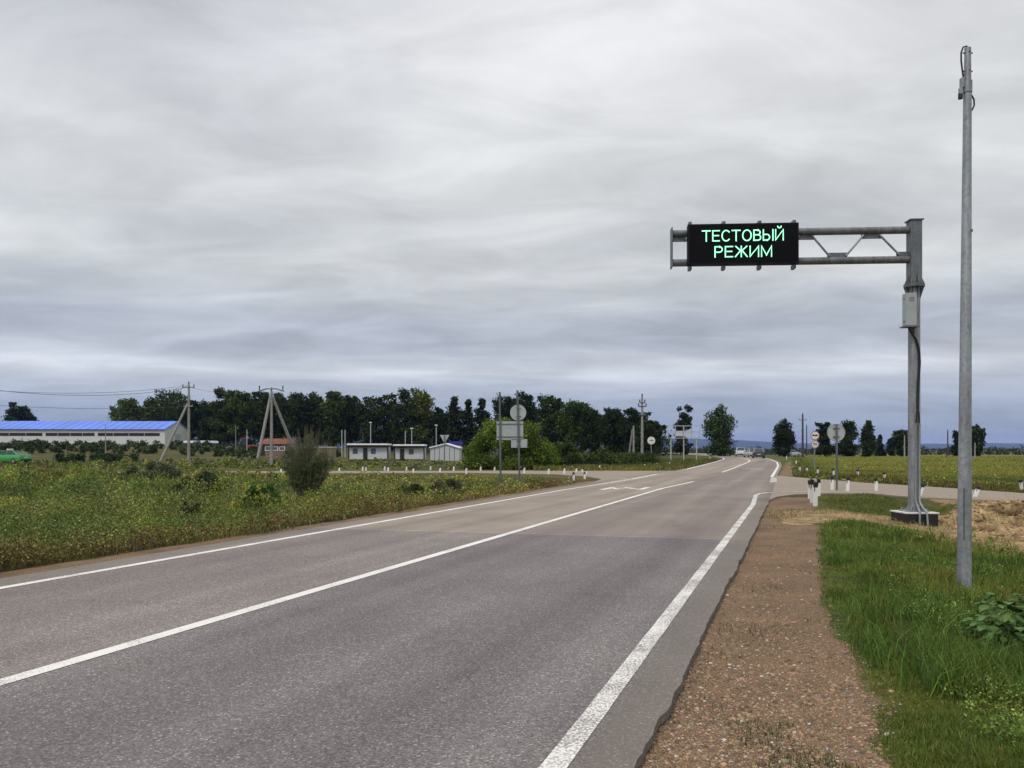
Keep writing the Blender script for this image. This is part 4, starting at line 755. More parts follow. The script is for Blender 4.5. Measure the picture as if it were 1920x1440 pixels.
# --- sign backs
def post(m, x, z1, r=.04, y=0, tx=0): m.tube([(x, y, -.3), (x + tx, y, z1)], r, 14); return m
def twin_sign():
    Y = 36.0; b = on(974.5, Y); b.z = zat(908, Y); b.z = min(b.z, float(terr(b.x, Y))); root = thing('twin_post_sign', b, 'two tall grey posts with backs of a round, a large and a small plate', 'road sign'); u = lambda px: (px - 974.5) / F * Y; zz = lambda py: zat(py, Y) - b.z
    for px, py, tx in ((939, 735, -2), (975, 732, -5)): post(MB(), u(px), zz(py), .045, 0, tx / F * Y).build('post', GALVD, root, True)
    MB().box(((u(931) + u(981)) / 2, -.075 + .15, (zz(790) + zz(825)) / 2), (u(981) - u(931), .02, zz(790) - zz(825)), ch=.004).build('large_plate', PLATE, root)
    MB().disc((u(971.5), .075, zz(773.5)), .375, .02).build('round_plate', PLATE, root)
    MB().box((u(973.5), .075, zz(831.5)), (u(988.5) - u(958.5), .02, zz(823.5) - zz(839.5)), ch=.004).build('small_plate', PLATE, root)
    for py in (795, 819): MB().box(((u(938) + u(974)) / 2, .05, zz(py)), (u(981) - u(932), .03, .035)).build('rail', GALVD, root)
    for py in (766, 781, 827, 836): MB().box((u(972.5), .05, zz(py)), (.2, .03, .03)).build('bracket', GALVD, root)
twin_sign()
def round_back():
    b = G(1569, 922); Y = b.y; root = thing('round_sign', b, 'back of a round road sign on a grey post beside right side road', 'road sign'); zz = lambda py: zat(py, Y) - b.z
    post(MB(), 0, zz(796), .036, 0, .0).build('post', GALVD, root, True); r = 16.5 / F * Y; MB().disc((.0, .07, zz(811)), r, .02).build('plate', PLATE, root); MB().ring((0, .055, zz(811)), r - .012, r + .004, .03).build('rim', PLATE, root)
    [MB().box((0, .035, zz(py)), (.24, .03, .03)).build('bracket', GALVD, root) for py in (803, 819)]
round_back()
def disc_face(root, c, r, ring, glyph, Y):
    p = MB().disc(c, r, .02).build('sign_plate', WHITE, root); cx, cy, cz = c
    if ring: MB().ring((cx, cy - .013, cz), r * .85, r * .995, .006).build('red_ring', RED, p)
    m = MB(); q = cy - .016
    if glyph == 'cars':
        for x0, sc_ in ((-.16, 1), (.14, 1)): m.prism([(cx + x0 * r * 2 + a_ * r * .34, cz + b_ * r * .34) for a_, b_ in ((-1, -.35), (1, -.35), (1, .2), (.55, .25), (.3, .7), (-.4, .7), (-.65, .25), (-1, .15))], q - .003, q + .003)
    if glyph == '70':
        s_ = r * .34; m.prism([(cx + a_ * s_, cz + b_ * s_) for a_, b_ in ((-1.5, .95), (-.15, .95), (-.15, .65), (-.75, -.95), (-1.2, -.95), (-.65, .55), (-1.5, .55))], q - .003, q + .003)
        for k in range(12):
            a0, a1 = k * math.pi / 6, (k + 1) * math.pi / 6; f = lambda a_, w_: (cx + s_ * (.75 + (.62 - w_) * math.cos(a_)), cz + s_ * (.98 - w_) * math.sin(a_)); m.prism([f(a0, 0), f(a1, 0), f(a1, .32), f(a0, .32)], q - .003, q + .003)
    if glyph == 'truck':
        m.prism([(cx + a_ * r * .5, cz + b_ * r * .5) for a_, b_ in ((-1.1, -.12), (1.1, -.12), (1.1, .12), (.6, .14), (.35, .42), (-.05, .42), (-.2, .12), (-1.1, .06))], q - .003, q + .003)
    m.build('symbol', INK, p)
def signs():
    Y = 76.; b = on(1221, Y); root = thing('overtaking_sign', b, 'round white sign with dark vehicle symbol before the dark trees', 'road sign'); zz = lambda py: zat(py, Y) - b.z
    post(MB(), 0, zz(820), .045).build('post', GALV, root, True); disc_face(root, (0, -.06, zz(826)), .38, False, 'truck', Y)
    Y = 61.; b = on(1527.5, Y); root = thing('speed_sign', b, 'post with red-ringed overtaking sign above a round 70 speed sign', 'road sign'); zz = lambda py: zat(py, Y) - b.z
    post(MB(), 0, zz(812), .04).build('post', GALV, root, True); disc_face(root, (0, -.06, zz(816.5)), .36, True, 'cars', Y); disc_face(root, (0, -.06, zz(833)), .31, True, '70', Y)
    Y = 58.; b = on(833.5, Y); root = thing('give_way_sign', b, 'back of a downward-pointing triangular sign before the gabled shed', 'road sign'); zz = lambda py: zat(py, Y) - b.z; u = lambda px: (px - 833.5) / F * Y
    post(MB(), 0, zz(816), .035).build('post', GALVD, root, True); MB().prism([(u(824.5), zz(815.5)), (u(842.5), zz(815.5)), (u(841), zz(818)), (u(834.5), zz(830)), (u(832.5), zz(830)), (u(826), zz(818))], .05, .07).build('plate', PLATE, root)
signs()
def billboard():
    Y = 99.; b = on(1281, Y); root = thing('billboard_frame', b, 'empty lattice billboard frame on three posts beside the bend', 'billboard frame'); u = lambda px: (px - 1281) / F * Y; zz = lambda py: zat(py, Y) - b.z; fm = mat('pale_frame', (.40, .42, .43), .6)
    for px, t in ((1258, 822), (1282, 798), (1306, 822)): MB().tube([(u(px), 0, -.3), (u(px), 0, zz(t))], .075, 8).build('post', mat('pale_post', (.42, .41, .33), .8), root, True)
    m = MB()
    for py in (798.5, 810, 821.5): m.box((0 + u(1281), -.1, zz(py)), (u(1312) - u(1250), .07, .09))
    for px in np.linspace(1250.5, 1311.5, 5): m.box((u(px), -.16, (zz(798) + zz(822)) / 2), (.09, .05, zz(798) - zz(822)))
    for px in (1265, 1296): m.box((u(px), -.2, (zz(798) + zz(822)) / 2), (.05, .04, zz(798) - zz(822)))
    m.build('frame', fm, root); m = MB(); m.box((u(1284), -.1, zz(864.2)), (u(1313) - u(1256), .06, .07)); m.build('rail', mat('pale_post', (.42, .41, .33)), root)
    m = MB()
    for a_, b_, c_, d_ in ((1266, 808.5, 1280, 806), (1282, 811.5, 1296, 813)): m.box(((u(a_) + u(b_ * 0 + c_)) / 2, -.12, (zz(808) + zz(818)) / 2), (u(c_) - u(a_), .012, (zz(808) - zz(818))))
    m.build('panel', mat('tattered_panel', (.50, .51, .54), .7, var=.15), root)
billboard()
# --- utility poles
def upole(px, base, top, Y, label, arms=(), braces=(), r=.15, arm=1.0, m_=CONC, group='concrete utility poles', second=None, tilt=0):
    b = on(px, Y); root = thing('utility_pole', b, label, 'utility pole', group); zz = lambda py: zat(py, Y) - b.z; H = zz(top)
    MB().tube([(0, 0, -.5), (tilt, 0, H)], [r, r * .62], 10).build('pole', m_, root, True)
    for (py, wd, sag) in arms:
        am = MB().tube([(-wd / 2, -.1, zz(py) - sag), (-wd * .2, -.1, zz(py)), (wd * .2, -.1, zz(py)), (wd / 2, -.1, zz(py) - sag)], .07, 6).build('crossarm', GALVD, root)
        for xx in (-wd * .46, wd * .46): MB().tube([(xx, -.1, zz(py) - sag * .8 + .05), (xx, -.1, zz(py) + .28)], [.05, .07], 8).build('insulator', mat('insulator', (.06, .06, .06), .4), am)
    if arms: MB().tube([(tilt, 0, H), (tilt, 0, H + .35)], [.05, .08], 8).build('insulator', mat('insulator', (.06, .06, .06)), root)
    for (x2, py2, topy, dy) in braces: MB().tube([((x2 - px) / F * Y, dy, zz(py2) - .6), (0 + (.12 if x2 > px else -.12), 0, zz(topy))], [r * .95, r * .7], 10).build('brace', m_, root, True)
    return root
upole(354, 868, 722, 84., 'concrete pole with one diagonal brace to its left, by the long building', [(726, 1.3, .06), (762, 1.0, 0)], [(311, 866, 757, -2.)], .17)
upole(509, 876, 733, 76., 'three-legged concrete pole with a wide crossarm, behind the twiggy bush', [(729, 2.5, .25)], [(485, 878, 745, -1.2), (551, 858, 745, 2.)], .19)
upole(1204, 872, 745, 76., 'tall pole with dark spiky top among dark trees right of centre', [(755, .55, 0), (762, .8, 0), (778, .7, 0)], (), .155)
upole(1188, 870, 798, 79., 'shorter bare concrete pole with a leaning strut beside the spiky pole', (), [(1179, 868, 806, 1.0)], .13)
upole(1505, 856, 777, 160., 'dark utility pole with one crossarm right of the bend', [(787.5, 1.6, 0)], (), .26, m_=mat('dark_wood', (.05, .05, .055), .9))
upole(1512.5, 856, 797, 190., 'shorter dark pole right behind the crossarm pole near the bend', (), (), .17, m_=mat('dark_wood', (.05, .05, .055)))
upole(1777, 856, 806, 200., 'thin dark mast-like pole in the field between gantry and steel mast', (), (), .2, m_=mat('dark_wood', (.05, .05, .055)))
upole(1696, 856, 816, 120., 'short pale pole in the field just left of the gantry post', (), (), .13)
upole(1828, 858, 830, 130., 'short pale pole in the field just right of the steel mast', (), (), .13)
upole(198, 848, 797, 120., 'thin grey pole in front of the middle of the blue-roofed building', (), (), .09)
upole(442, 850, 798, 150., 'thin pale post left of the orange kiosk', (), (), .09)
lampg = 'small light poles behind the huts'
for px, top, base, lab in ((695, 793, 832, 'lamp pole with bright head above the left hut roof'), (641, 806, 842, 'bare thin pole left of the left hut, left one of a pair'), (647, 806, 842, 'bare thin pole left of the left hut, right one of a pair'), (760, 808, 834, 'thin pole above the right hut roof, left of the lamp pole'), (772, 804, 834, 'lamp pole with bright head above the right hut roof'), (818, 798, 840, 'thin pole with small lamp above the gabled shed left side'), (463, 806, 836, 'thin pale pole right of the red tractor')):
    Y = 140.; b = on(px, Y); root = thing('lamp_pole', b, lab, 'lamp pole', lampg); H = zat(top, Y) - b.z; MB().tube([(0, 0, -.2), (0, 0, H)], .075, 8).build('pole', mat('pale_metal', (.42, .43, .43), .6), root, True)
    MB().box((.0, -.1, H + .06), (.5, .3, .16), ch=.03).build('lamp_head', mat('lamp_white', (.75, .75, .75), .4), root) if px in (695, 772, 818) else None
# --- power lines
wire = mat('wire', (.05, .05, .055), .5)
def cable_run(name, a_, b_, sag, r, label):
    pts = []; a_, b_ = Vector(a_), Vector(b_)
    for i in range(25): f = i / 24; p = a_.lerp(b_, f); p.z -= sag * 4 * f * (1 - f); pts.append(p)
    o = MB().tube(pts, r, 5).build(name, wire); tag(o, label, 'wire', 'power lines at the left')
def PX(px, py, Y): return Vector(((px - 960) / F * Y, Y, zat(py, Y)))
cable_run('power_line', PX(343, 728, 84), PX(-420, 640, 62), 2.2, .022, 'highest sagging wire running left from the braced concrete pole')
cable_run('power_line', PX(352, 723, 84), PX(-400, 676, 62), 1.6, .018, 'middle faint wire running left from the braced concrete pole')
cable_run('power_line', PX(350, 762, 84), PX(-400, 720, 62), .9, .016, 'lowest thin wire running left from the braced concrete pole')
cable_run('power_line', PX(360, 727, 84), PX(497, 733, 76), .4, .012, 'short wire between the braced pole and the three-legged pole')
# --- delineator posts
dl = thing('delineator_post', (0, 0, 0), '', 'roadside post')
def make_del():
    m = MB(); V = [(-.06, -.035), (.06, -.035), (.03, .05), (-.03, .05)]
    def seg(z0, z1a, z1b, name, mt, e=0): P = [(x * (1 + e), y * (1 + e), z0) for x, y in V] + [(x * (1 + e), y * (1 + e), z1a if y < 0 else z1b) for x, y in V]; MB().add(P, [[0, 1, 2, 3], [4, 5, 6, 7], [0, 1, 5, 4], [1, 2, 6, 5], [2, 3, 7, 6], [3, 0, 4, 7]]).build(name, mt, dl)
    seg(-.35, .55, .55, 'post_body', mat('post_white', (.78, .77, .72), .5, var=.05)); seg(.552, .70, .74, 'black_band', INK)
    MB().add([(-.06, -.037, .40), (-.028, -.037, .46), (-.028, -.037, .552), (-.06, -.037, .552)], [[0, 1, 2, 3]]).build('band_tail', INK, dl)
make_del()
LP = [(527, 884, 9), (636, 883, 10), (680, 881, 10), (686, 882, 10), (721, 881, 11), (727.5, 883, 11), (762, 881, 10), (775, 886, 12), (807, 880, 10), (825, 885, 12), (850.5, 881, 11), (874, 887, 14), (901, 881, 10), (927, 882, 10), (982.5, 887, 15), (1013, 880, 9), (1028, 888.5, 15), (1057.5, 888, 15), (1072.5, 881, 11), (1075, 900, 17), (1080, 885, 11), (1091.5, 885, 9), (1096, 896, 12), (1099, 889, 10), (1124, 881, 13), (1208, 877.5, 11), (1231.7, 874, 9), (1251, 873, 9), (1255, 873, 10), (1311.7, 864, 6), (1331, 859, 6)]
RP = [(1474.7, 861, 8, 0), (1492.6, 870, 9, 0), (1499, 888, 16, 0), (1512.6, 889, 15, 0), (1518, 935, 33, 0), (1522, 943, 43, 0), (1528, 949, 44, .02), (1533, 892, 15, 0), (1534.5, 930, 31, 0), (1560, 922, 28, -.02), (1563.5, 895, 16, -.1), (1588.5, 924, 29, .04), (1608, 897, 16, 0), (1642.5, 923, 26, -.03), (1659.5, 903, 17, -.16), (1722, 934, 27, .33), (1827, 935, 23, .35), (1916, 921, 21, -.2)]
first = True
for side, L in (('left', sorted(LP)), ('right', sorted(RP))):
    for i, q in enumerate(L):
        px, py, hp = q[:3]; o = dl if first else copy_thing(dl); first = False; b = G(px, py, 0.0 if side == 'left' else None); b.z = float(terr(b.x, b.y)); o.location = b; hgt = hp / F * b.y + .02; o.scale = (1, 1, hgt / .72) if side == 'left' else (1, 1, hgt / .72)
        o.rotation_euler = (0, q[3] if len(q) > 3 else rng.normal() * .02, A * .6 + rng.normal() * .1)
        extra = ' leaning sharply' if len(q) > 3 and abs(q[3]) > .12 else ''
        o['label'] = f'white roadside post{extra}, {ORD[i]} from the left on the {side} roadside'; o['group'] = 'white delineator posts'
# ================================================================== BUILDINGS
def warehouse():
    Y0 = 197.; xr = (309 - 960) / F * Y0; th = R(2.6); root = thing('long_warehouse', (xr, Y0, float(terr(xr, Y0))), 'very long low white warehouse with bright blue metal roof', 'warehouse', None, th); b = root.location
    zz = lambda py: zat(py, Y0) - b.z; he, hr = zz(805), zz(787.5); z1, z0 = zz(811.8), zz(817.6); D = 8.5; L = 150
    wm = mat('white_sheet', (.60, .62, .60), .6, var=.05, scale=.5); m = MB(); m.add([(-L, 0, -3), (0, 0, -3), (0, 0, he), (-L, 0, he), (-L, D * 2, -3), (0, D * 2, -3), (0, D * 2, he), (-L, D * 2, he), (0, D, hr - .08), (-L, D, hr - .08)], [[0, 1, 2, 3], [1, 5, 6, 8, 2], [5, 4, 7, 6], [4, 0, 3, 9, 7]]); [m.box((-1.3 * k - .6, -.012, (z0 + .5) / 2), (.05, .05, z0 - .5)) for k in range(110)]; m.build('wall', wm, root)
    rm = mat('blue_roof_sheet', (.11, .21, .66), .5, .1, var=.16, scale=.12, dirt=(.13, .20, .45), dirt_amt=.6); e = .35
    rf = MB().add([(-L, -e, he - .02), (e * .6, -e, he - .02), (e * .6, D, hr), (-L, D, hr), (-L, D * 2 + e, he - .02), (e * .6, D * 2 + e, he - .02), (-L, -e, he - .14), (e * .6, -e, he - .14), (e * .6, D, hr - .12), (-L, D, hr - .12), (-L, D * 2 + e, he - .14), (e * .6, D * 2 + e, he - .14)], [[0, 1, 2, 3], [3, 2, 5, 4], [6, 7, 1, 0], [7, 8, 2, 1], [8, 11, 5, 2], [6, 9, 8, 7], [9, 10, 11, 8], [10, 4, 5, 11]]).build('roof', rm, root)
    m = MB()
    for k in range(70): x = -k * 2.14; m.add([(x, -e, he), (x + .06, -e, he), (x + .06, D, hr + .03), (x, D, hr + .03), (x + .03, -e, he + .07), (x + .03, D, hr + .09)], [[0, 4, 5, 3], [4, 1, 2, 5]])
    m.build('seam', rm, rf)
    MB().box((-L / 2, -e - .04, he - .06), (L, .10, .12)).build('gutter', mat('dark_grey_metal', (.06, .065, .08), .5), rf)
    xx = -1.2
    for k in range(9):
        ln = (15.5, 12.2, 16.5, 14, 15, 15.5, 16, 15, 14)[k]; wn_ = MB().box((xx - ln / 2, -.01, (z0 + z1) / 2), (ln, .06, z1 - z0)).build('window', mat('window_dark', (.035, .022, .022), .25, var=.4, scale=.4), root)
        m = MB(); [m.box((xx - ln * f, -.045, (z0 + z1) / 2), (.08, .03, z1 - z0)) for f in np.linspace(0, 1, 5)]; m.build('window_frame', wm, wn_); xx -= ln + .7
    m = MB(); [m.box((-L + 2 + 6 * k, -.03, he / 2 - .2), (.07, .04, he - 1.5 + .4)) for k in range(0)]
    m.box((-L / 2, -.02, .25), (L, .05, .5)); m.build('plinth', mat('grey_plinth', (.25, .25, .24), .9), root)
    MB().box((.02, D, 1.7), (.06, 3.6, 3.4)).build('gate', mat('gate_grey', (.40, .42, .41), .6), root)
warehouse()
def hut(px0, px1, roof, base, label, door, wins):
    Y = 112.; xc = ((px0 + px1) / 2 - 960) / F * Y; b = Vector((xc, Y, float(terr(xc, Y)))); root = thing('site_hut', b, label, 'cabin', 'white cabins left of the round bush'); zz = lambda py: zat(py, Y) - b.z; W = (px1 - px0) / F * Y; zt = zz(roof + 7); D = 2.6
    wm = mat('hut_white', (.52, .53, .54), .6, var=.08, dirt=(.3, .28, .25)); bk = mat('hut_black_trim', (.02, .02, .022), .5)
    MB().box((0, D / 2, zt / 2), (W - .3, D, zt)).build('wall', wm, root); rf = MB().box((0, D / 2 - .25, zt + .33), (W, D + .9, .22), ch=.02).build('roof', mat('hut_roof', (.80, .80, .80), .5), root); MB().box((0, D / 2 - .18, zt + .11), (W - .12, D + .6, .20)).build('fascia', bk, rf)
    u = lambda px: (px - (px0 + px1) / 2) / F * Y
    for sx in (-1, 1): MB().box((sx * (W / 2 - .14), -.02, zt / 2), (.16, .12, zt)).build('corner_trim', bk, root)
    MB().box((0, -.03, .08), (W - .45, .08, .16)).build('plinth', bk, root); MB().box((0, -.05, zt - .12), (W - .45, .06, .10)).build('trim', mat('hut_grey_trim', (.35, .36, .38)), root)
    d = MB().box((u(door), -.03, .98), (.62, .08, 1.95), ch=.01).build('door', bk, root); MB().box((u(door) + .2, -.09, 1.0), (.04, .05, .12)).build('handle', GALV, d)
    for wp in wins:
        f = MB().box((u(wp), -.03, zt * .68), (.66, .07, .72), ch=.01).build('window', bk, root); MB().box((u(wp) - .14, -.072, zt * .68), (.22, .02, .58)).build('pane', mat('pane', (.10, .12, .15), .1), f); MB().box((u(wp) + .14, -.072, zt * .68), (.22, .02, .58)).build('pane', mat('pane', (.10, .12, .15)), f)
hut(652, 729, 830.5, 861, 'longer white cabin with black trim and two windows, left of two', 685, (666, 700))
hut(738, 797, 832, 862, 'shorter white cabin with black trim and one window, right of two', 754, (771,))
def shed():
    Y = 108.; xc = (833 - 960) / F * Y; b = Vector((xc, Y, float(terr(xc, Y)))); root = thing('gabled_shed', b, 'white panelled shed with a low gable left of the round bush', 'shed'); zz = lambda py: zat(py, Y) - b.z; u = lambda px: (px - 833) / F * Y
    D = 5; P = [(u(807), -.3), (u(861), -.3), (u(861), zz(840)), (u(836), zz(832.5)), (u(807), zz(839))]; MB().prism(P, 0, D).build('wall', mat('shed_white', (.46, .48, .47), .6, var=.06), root)
    r = MB(); Q = [(u(805), zz(840.4)), (u(836), zz(832.8)), (u(863), zz(841)), (u(863), zz(839)), (u(836), zz(830.8)), (u(805), zz(838.4))]; r.prism(Q, -.2, D + .2); r.build('roof', mat('hut_roof', (.80, .80, .80)), root)
    m = MB(); [m.box((u(px), -.015, zz(852)), (.06, .03, 1.9)) for px in (815, 824, 833, 843, 852)]; m.build('panel_joint', mat('joint_dark', (.08, .085, .09)), root)
shed()
def kiosk():
    Y = 128.; xc = (512 - 960) / F * Y; b = Vector((xc, Y, float(terr(xc, Y)))); root = thing('orange_kiosk', b, 'orange-roofed small shop building behind the three-legged pole', 'kiosk'); zz = lambda py: zat(py, Y) - b.z; u = lambda px: (px - 512) / F * Y
    MB().box((0, 2, zz(834) / 2 - .2), (u(538) - u(486), 4, zz(834) + .4)).build('wall', mat('kiosk_wall', (.20, .13, .10), .8, var=.4, dirt=(.10, .08, .06)), root)
    MB().prism([(u(483), zz(833)), (u(541), zz(832)), (u(539), zz(822)), (u(498), zz(822.5))], -.4, 4.3).build('roof', mat('kiosk_roof', (.40, .15, .10), .7, var=.2, scale=1, dirt=(.22, .10, .07)), root)
    for px in (502, 516, 529): f = MB().box((u(px), -.03, zz(841)), (.95, .08, .75)).build('window', mat('window_white', (.7, .7, .66)), root); MB().box((u(px), -.075, zz(841)), (.7, .03, .5)).build('pane', mat('pane', (.10, .12, .15)), f)
    MB().box((u(492), -.03, zz(845)), (.85, .08, 1.5)).build('door', mat('hut_black_trim', (.02, .02, .022)), root)
kiosk()
def container():
    Y = 84.; xc = (596 - 960) / F * Y; b = Vector((xc, Y, float(terr(xc, Y)))); root = thing('storage_container', b, 'rusty beige storage container behind the twiggy bush', 'container'); zz = lambda py: zat(py, Y) - b.z; W = 50 / F * Y
    mt = mat('rusty_beige', (.22, .19, .13), .8, var=.3, scale=2, dirt=(.14, .07, .04), dirt_amt=.8); MB().box((0, 1.2, zz(839) / 2 - .1), (W, 2.4, zz(839) + .2)).build('body', mt, root); m = MB(); [m.box((-W / 2 + .1 + k * .18, -.03, zz(850) + .1), (.08, .06, 1.1)) for k in range(int(W / .18))]; m.build('rib', mt, root)
    MB().box((0, 1.2, zz(838.4)), (W + .1, 2.5, .10)).build('roof', mat('roof_cream', (.62, .58, .46)), root)
container()
def simple_block(name, px0, px1, top, base, Y, label, cat, col, roofc):
    xc = ((px0 + px1) / 2 - 960) / F * Y; b = Vector((xc, Y, float(terr(xc, Y)))); root = thing(name, b, label, cat); zz = lambda py: zat(py, Y) - b.z; W = (px1 - px0) / F * Y; h = zz(top)
    MB().box((0, 2, h / 2 - .4), (W, 4, h + .5)).build('wall', mat(name + '_wall', col, .7, var=.15), root); MB().prism([(-W / 2 - .2, h - .2), (W / 2 + .2, h - .2), (W / 2, h + .35), (-W / 2, h + .35)], -.2, 4.2).build('roof', mat(name + '_roof', roofc, .6), root)
    for k in range(int(W // 3)): f = MB().box((-W / 2 + 1.6 + k * 3, -.02, h * .55), (.9, .08, .6)).build('window', mat('window_dark', (.035, .022, .022)), root)
simple_block('blue_roofed_house', 842, 864, 831, 845, 150., 'small building with dark blue roof behind the gabled shed', 'house', (.3, .3, .32), (.03, .035, .30))
simple_block('low_white_store', 345, 396, 829, 840, 182., 'long low white-roofed store right of the braced concrete pole', 'store building', (.15, .15, .16), (.72, .74, .76))
# ================================================================== VEHICLES
GLASS = mat('car_glass', (.015, .02, .025), .08, var=.2, spec=.8); TYRE = mat('tyre', (.015, .015, .015), .85); RIM = mat('rim', (.35, .35, .36), .35, .6); TL = mat('tail_light', (.09, .01, .01), .3)
def car(name, loc, rz, label, paint, kind='sedan', L=4.4, Wd=1.72, H=1.45, taxi=False, roof_sheen=None, group=None, cat='car'):
    root = thing(name, loc, label, cat, group, rz)       # x forward
    if kind == 'sedan': prof = [(-2.2, .32, .90), (-2.12, .28, 1.0), (-1.55, .27, 1.02), (-.9, .26, 1.0), (.9, .26, .98), (1.2, .27, .95), (2.0, .28, .80), (2.2, .34, .66)]; cab = [(-1.75, -1.05, .45, 1.25)]
    else: prof = [(-2.15, .36, 1.0), (-2.1, .32, 1.12), (-1.6, .30, 1.13), (-.9, .30, 1.10), (.9, .30, 1.06), (1.2, .30, 1.03), (1.95, .32, .93), (2.15, .40, .76)]; cab = [(-2.05, -1.75, .35, 1.2)]
    k = L / 4.4; hk = H / (1.45 if kind == 'sedan' else 1.7); V, Fc = [], []
    for i, (x, z0, z1) in enumerate(prof):
        e = .86 if i in (0, len(prof) - 1) else 1.0; w2 = Wd / 2 * e
        for (yy, z) in ((-w2 * .94, z0), (-w2, z0 + .25 * (z1 - z0)), (-w2 * .99, z0 + .7 * (z1 - z0)), (-w2 * .90, z1), (w2 * .90, z1), (w2 * .99, z0 + .7 * (z1 - z0)), (w2, z0 + .25 * (z1 - z0)), (w2 * .94, z0)): V.append((x * k, yy, z * hk))
    n = len(prof)
    for i in range(n - 1):
        for j in range(8): Fc.append([i * 8 + j, i * 8 + (j + 1) % 8, (i + 1) * 8 + (j + 1) % 8, (i + 1) * 8 + j])
    Fc += [list(range(8)), [(n - 1) * 8 + j for j in range(8)]]; pm = mat(name + '_paint_' + '%d' % int(sum(paint) * 1000), paint, .3, .15, var=.03, spec=.6); body = MB().add(V, Fc).build('body', pm, root, True)
    x0, x1, x2, x3 = [v * k for v in cab[0]]; zb_, zr = (.99 if kind == 'sedan' else 1.10) * hk, H; wb, wr = Wd / 2 * .89, Wd / 2 * .68
    def ring4(x, w2, z): return [(x, -w2, z), (x, w2, z)]
    c8 = ring4(x0, wb, zb_) + ring4(x1, wr, zr - .03) + ring4(x2, wr, zr) + ring4(x3, wb, zb_ - .03)
    cabm = MB().add(c8, [[0, 2, 4, 6], [1, 7, 5, 3], [0, 1, 3, 2], [6, 4, 5, 7], [2, 3, 5, 4], [0, 6, 7, 1]]).build('cabin', GLASS, root)
    m = MB(); xm = (x1 + x2) / 2; m.box((xm, 0, zr + .0), (x2 - x1 + .12, wr * 2 + .06, .06), ch=.02)
    for sy in (-1, 1):
        m.tube([(x0 + .02, sy * (wb - .01), zb_), (x1, sy * (wr + .0), zr - .01)], .045, 6); m.tube([(x3, sy * (wb - .01), zb_ - .02), (x2, sy * wr, zr - .01)], .035, 6); m.tube([(xm - .1, sy * (wb + .0), zb_), (xm - .12, sy * (wr + .01), zr - .01)], .04, 6)
    m.build('roof', mat(name + '_roof', roof_sheen, .25, .2, var=.03, spec=.8) if roof_sheen else pm, root, True)  # optional pale roof colour stands in for reflected sky
    for sx in (-1.33 * k, 1.33 * k):
        for sy in (-1, 1):
            wh = MB().tube([(sx, sy * (Wd / 2 - .20), .31), (sx, sy * (Wd / 2 - .0), .31)], .31, 20).build('wheel', TYRE, root, True); MB().tube([(sx, sy * (Wd / 2 - .01), .31), (sx, sy * (Wd / 2 + .012), .31)], .19, 14).build('rim', RIM, wh)
    for sy in (-1, 1):
        MB().box((-L / 2 + .05, sy * Wd * .36, .86 * hk), (.08, .18, .16), ch=.02).build('tail_light', TL, root); MB().box((L / 2 - .05, sy * Wd * .34, .66 * hk), (.10, .34, .14), ch=.02).build('headlight', mat('lamp_white', (.75, .75, .75)), root)
    MB().box((-L / 2 + .03, 0, .42 * hk), (.20, Wd * .9, .20), ch=.04).build('bumper', mat('bumper_dark', (.03, .03, .032), .6), root); MB().box((-L / 2 - .0, 0, .70 * hk), (.06, .5, .11)).build('number_plate', WHITE, root)
    for sy in (-1, 1): MB().box((x3 - .35, sy * (Wd / 2 + .06), zb_ + .05), (.14, .16, .12), ch=.03).build('mirror', pm, root)
    if taxi: MB().box((xm + .1, 0, zr + .12), (.22, .75, .16), ch=.03).build('roof_sign', mat('taxi_sign', (.65, .62, .5), .5), root)
    return root
b = G(16, 868.5, 0); b.z = float(terr(b.x, b.y)); car('green_car', b, R(180 - 8), 'bright green sedan with roof sign crossing the meadow at far left', (.06, .33, .09), taxi=True, L=4.3)
cg = 'cars driving away round the bend'; ra = R(90) - A + R(2)
def oncar(px, Y): x = (px - 960) / F * Y; return Vector((x, Y, .005))
car('dark_car', oncar(1422, 134), R(90 - 18 + 3), 'dark grey car, sky reflection painted on its roof, nearest and rightmost on the bend', (.045, .045, .048), 'suv', 4.3, 1.95, 1.66, roof_sheen=(.42, .43, .46), group=cg)  # roof painted pale to imitate sky mirrored in dark paint
car('silver_car', oncar(1407, 152), R(90 - 17 + 16), 'silver car half hidden behind the dark grey car', (.50, .50, .50), 'suv', 4.3, 1.8, 1.62, group=cg)
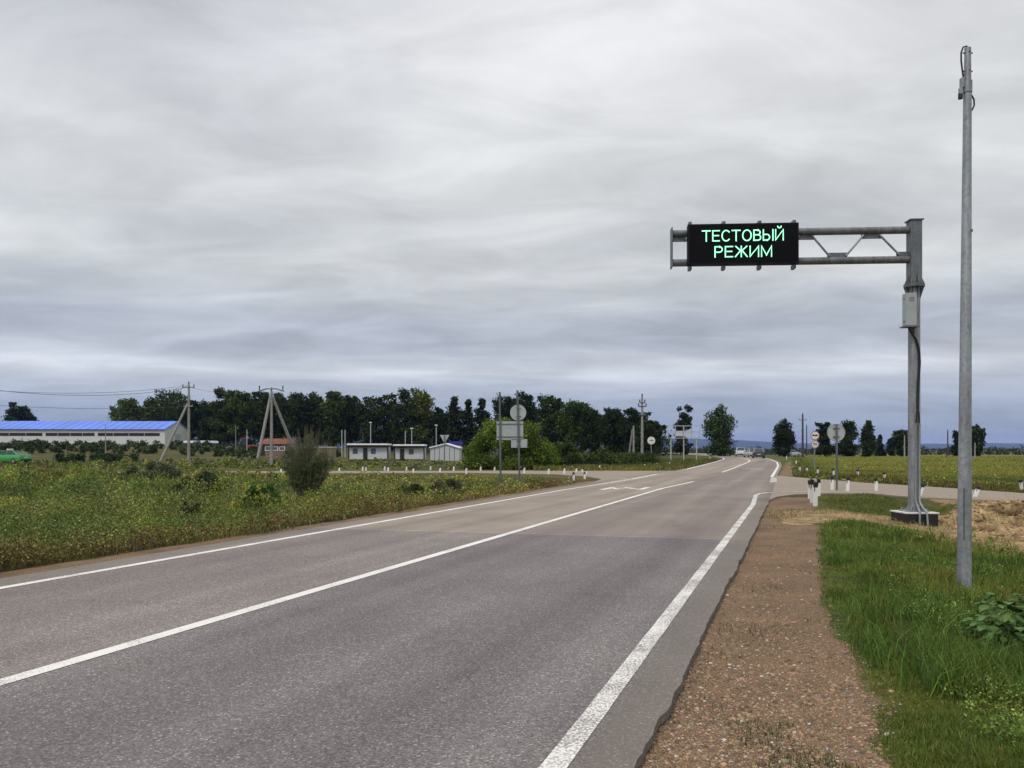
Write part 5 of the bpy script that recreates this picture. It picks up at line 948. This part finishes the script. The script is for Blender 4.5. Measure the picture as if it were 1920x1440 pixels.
car('white_car', oncar(1388, 168), R(90 - 16 + 3), 'white off-roader with big dark rear window, leftmost on the bend', (.66, .68, .70), 'suv', 4.5, 2.0, 1.95, group=cg)
b = on(1484, 175); car('parked_car', b, R(10), 'tiny pale car beside the upright tree right of the bend', (.5, .52, .55), L=4.2)
def tractor():
    Y = 150.; b = on(466, Y); root = thing('red_tractor', b, 'small red tractor in the yard left of the orange kiosk', 'tractor'); rd = mat('tractor_red', (.32, .02, .03), .45)
    MB().box((.55, 0, 1.15), (1.5, .8, .6), ch=.08).build('bonnet', rd, root); MB().box((-.6, 0, 1.0), (1.0, 1.1, .4), ch=.05).build('body', rd, root); MB().box((-.6, 0, 2.0), (1.05, 1.2, 1.3), ch=.06).build('cab', GLASS, root); MB().box((-.6, 0, 2.68), (1.25, 1.35, .12), ch=.03).build('roof', rd, root)
    for x, r in ((-.7, .75), (1.0, .45)):
        for sy in (-1, 1): MB().tube([(x, sy * .62, r), (x, sy * .95, r)], r, 18).build('wheel', TYRE, root, True)
tractor()
# ================================================================== AIR
hz = bpy.data.materials.new('haze'); hz.use_nodes = True; n, l = hz.node_tree.nodes, hz.node_tree.links; n.clear(); out = N(n, 'ShaderNodeOutputMaterial'); pv = N(n, 'ShaderNodeVolumePrincipled')
pv.inputs['Color'].default_value = (.28, .40, .93, 1); pv.inputs['Density'].default_value = 7.5e-5; pv.inputs['Anisotropy'].default_value = .1; l.new(pv.outputs[0], out.inputs['Volume'])
me = bpy.data.meshes.new('haze'); x0, x1, y0, y1, z0, z1 = -9200, 9200, -300, 9200, -8, 150
me.from_pydata([(x0, y0, z0), (x1, y0, z0), (x1, y1, z0), (x0, y1, z0), (x0, y0, z1), (x1, y0, z1), (x1, y1, z1), (x0, y1, z1)], [], [(3, 2, 1, 0), (4, 5, 6, 7), (0, 1, 5, 4), (1, 2, 6, 5), (2, 3, 7, 6), (3, 0, 4, 7)]); me.materials.append(hz); ho = bpy.data.objects.new('haze', me); C.objects.link(ho); tag(ho, kind='stuff')
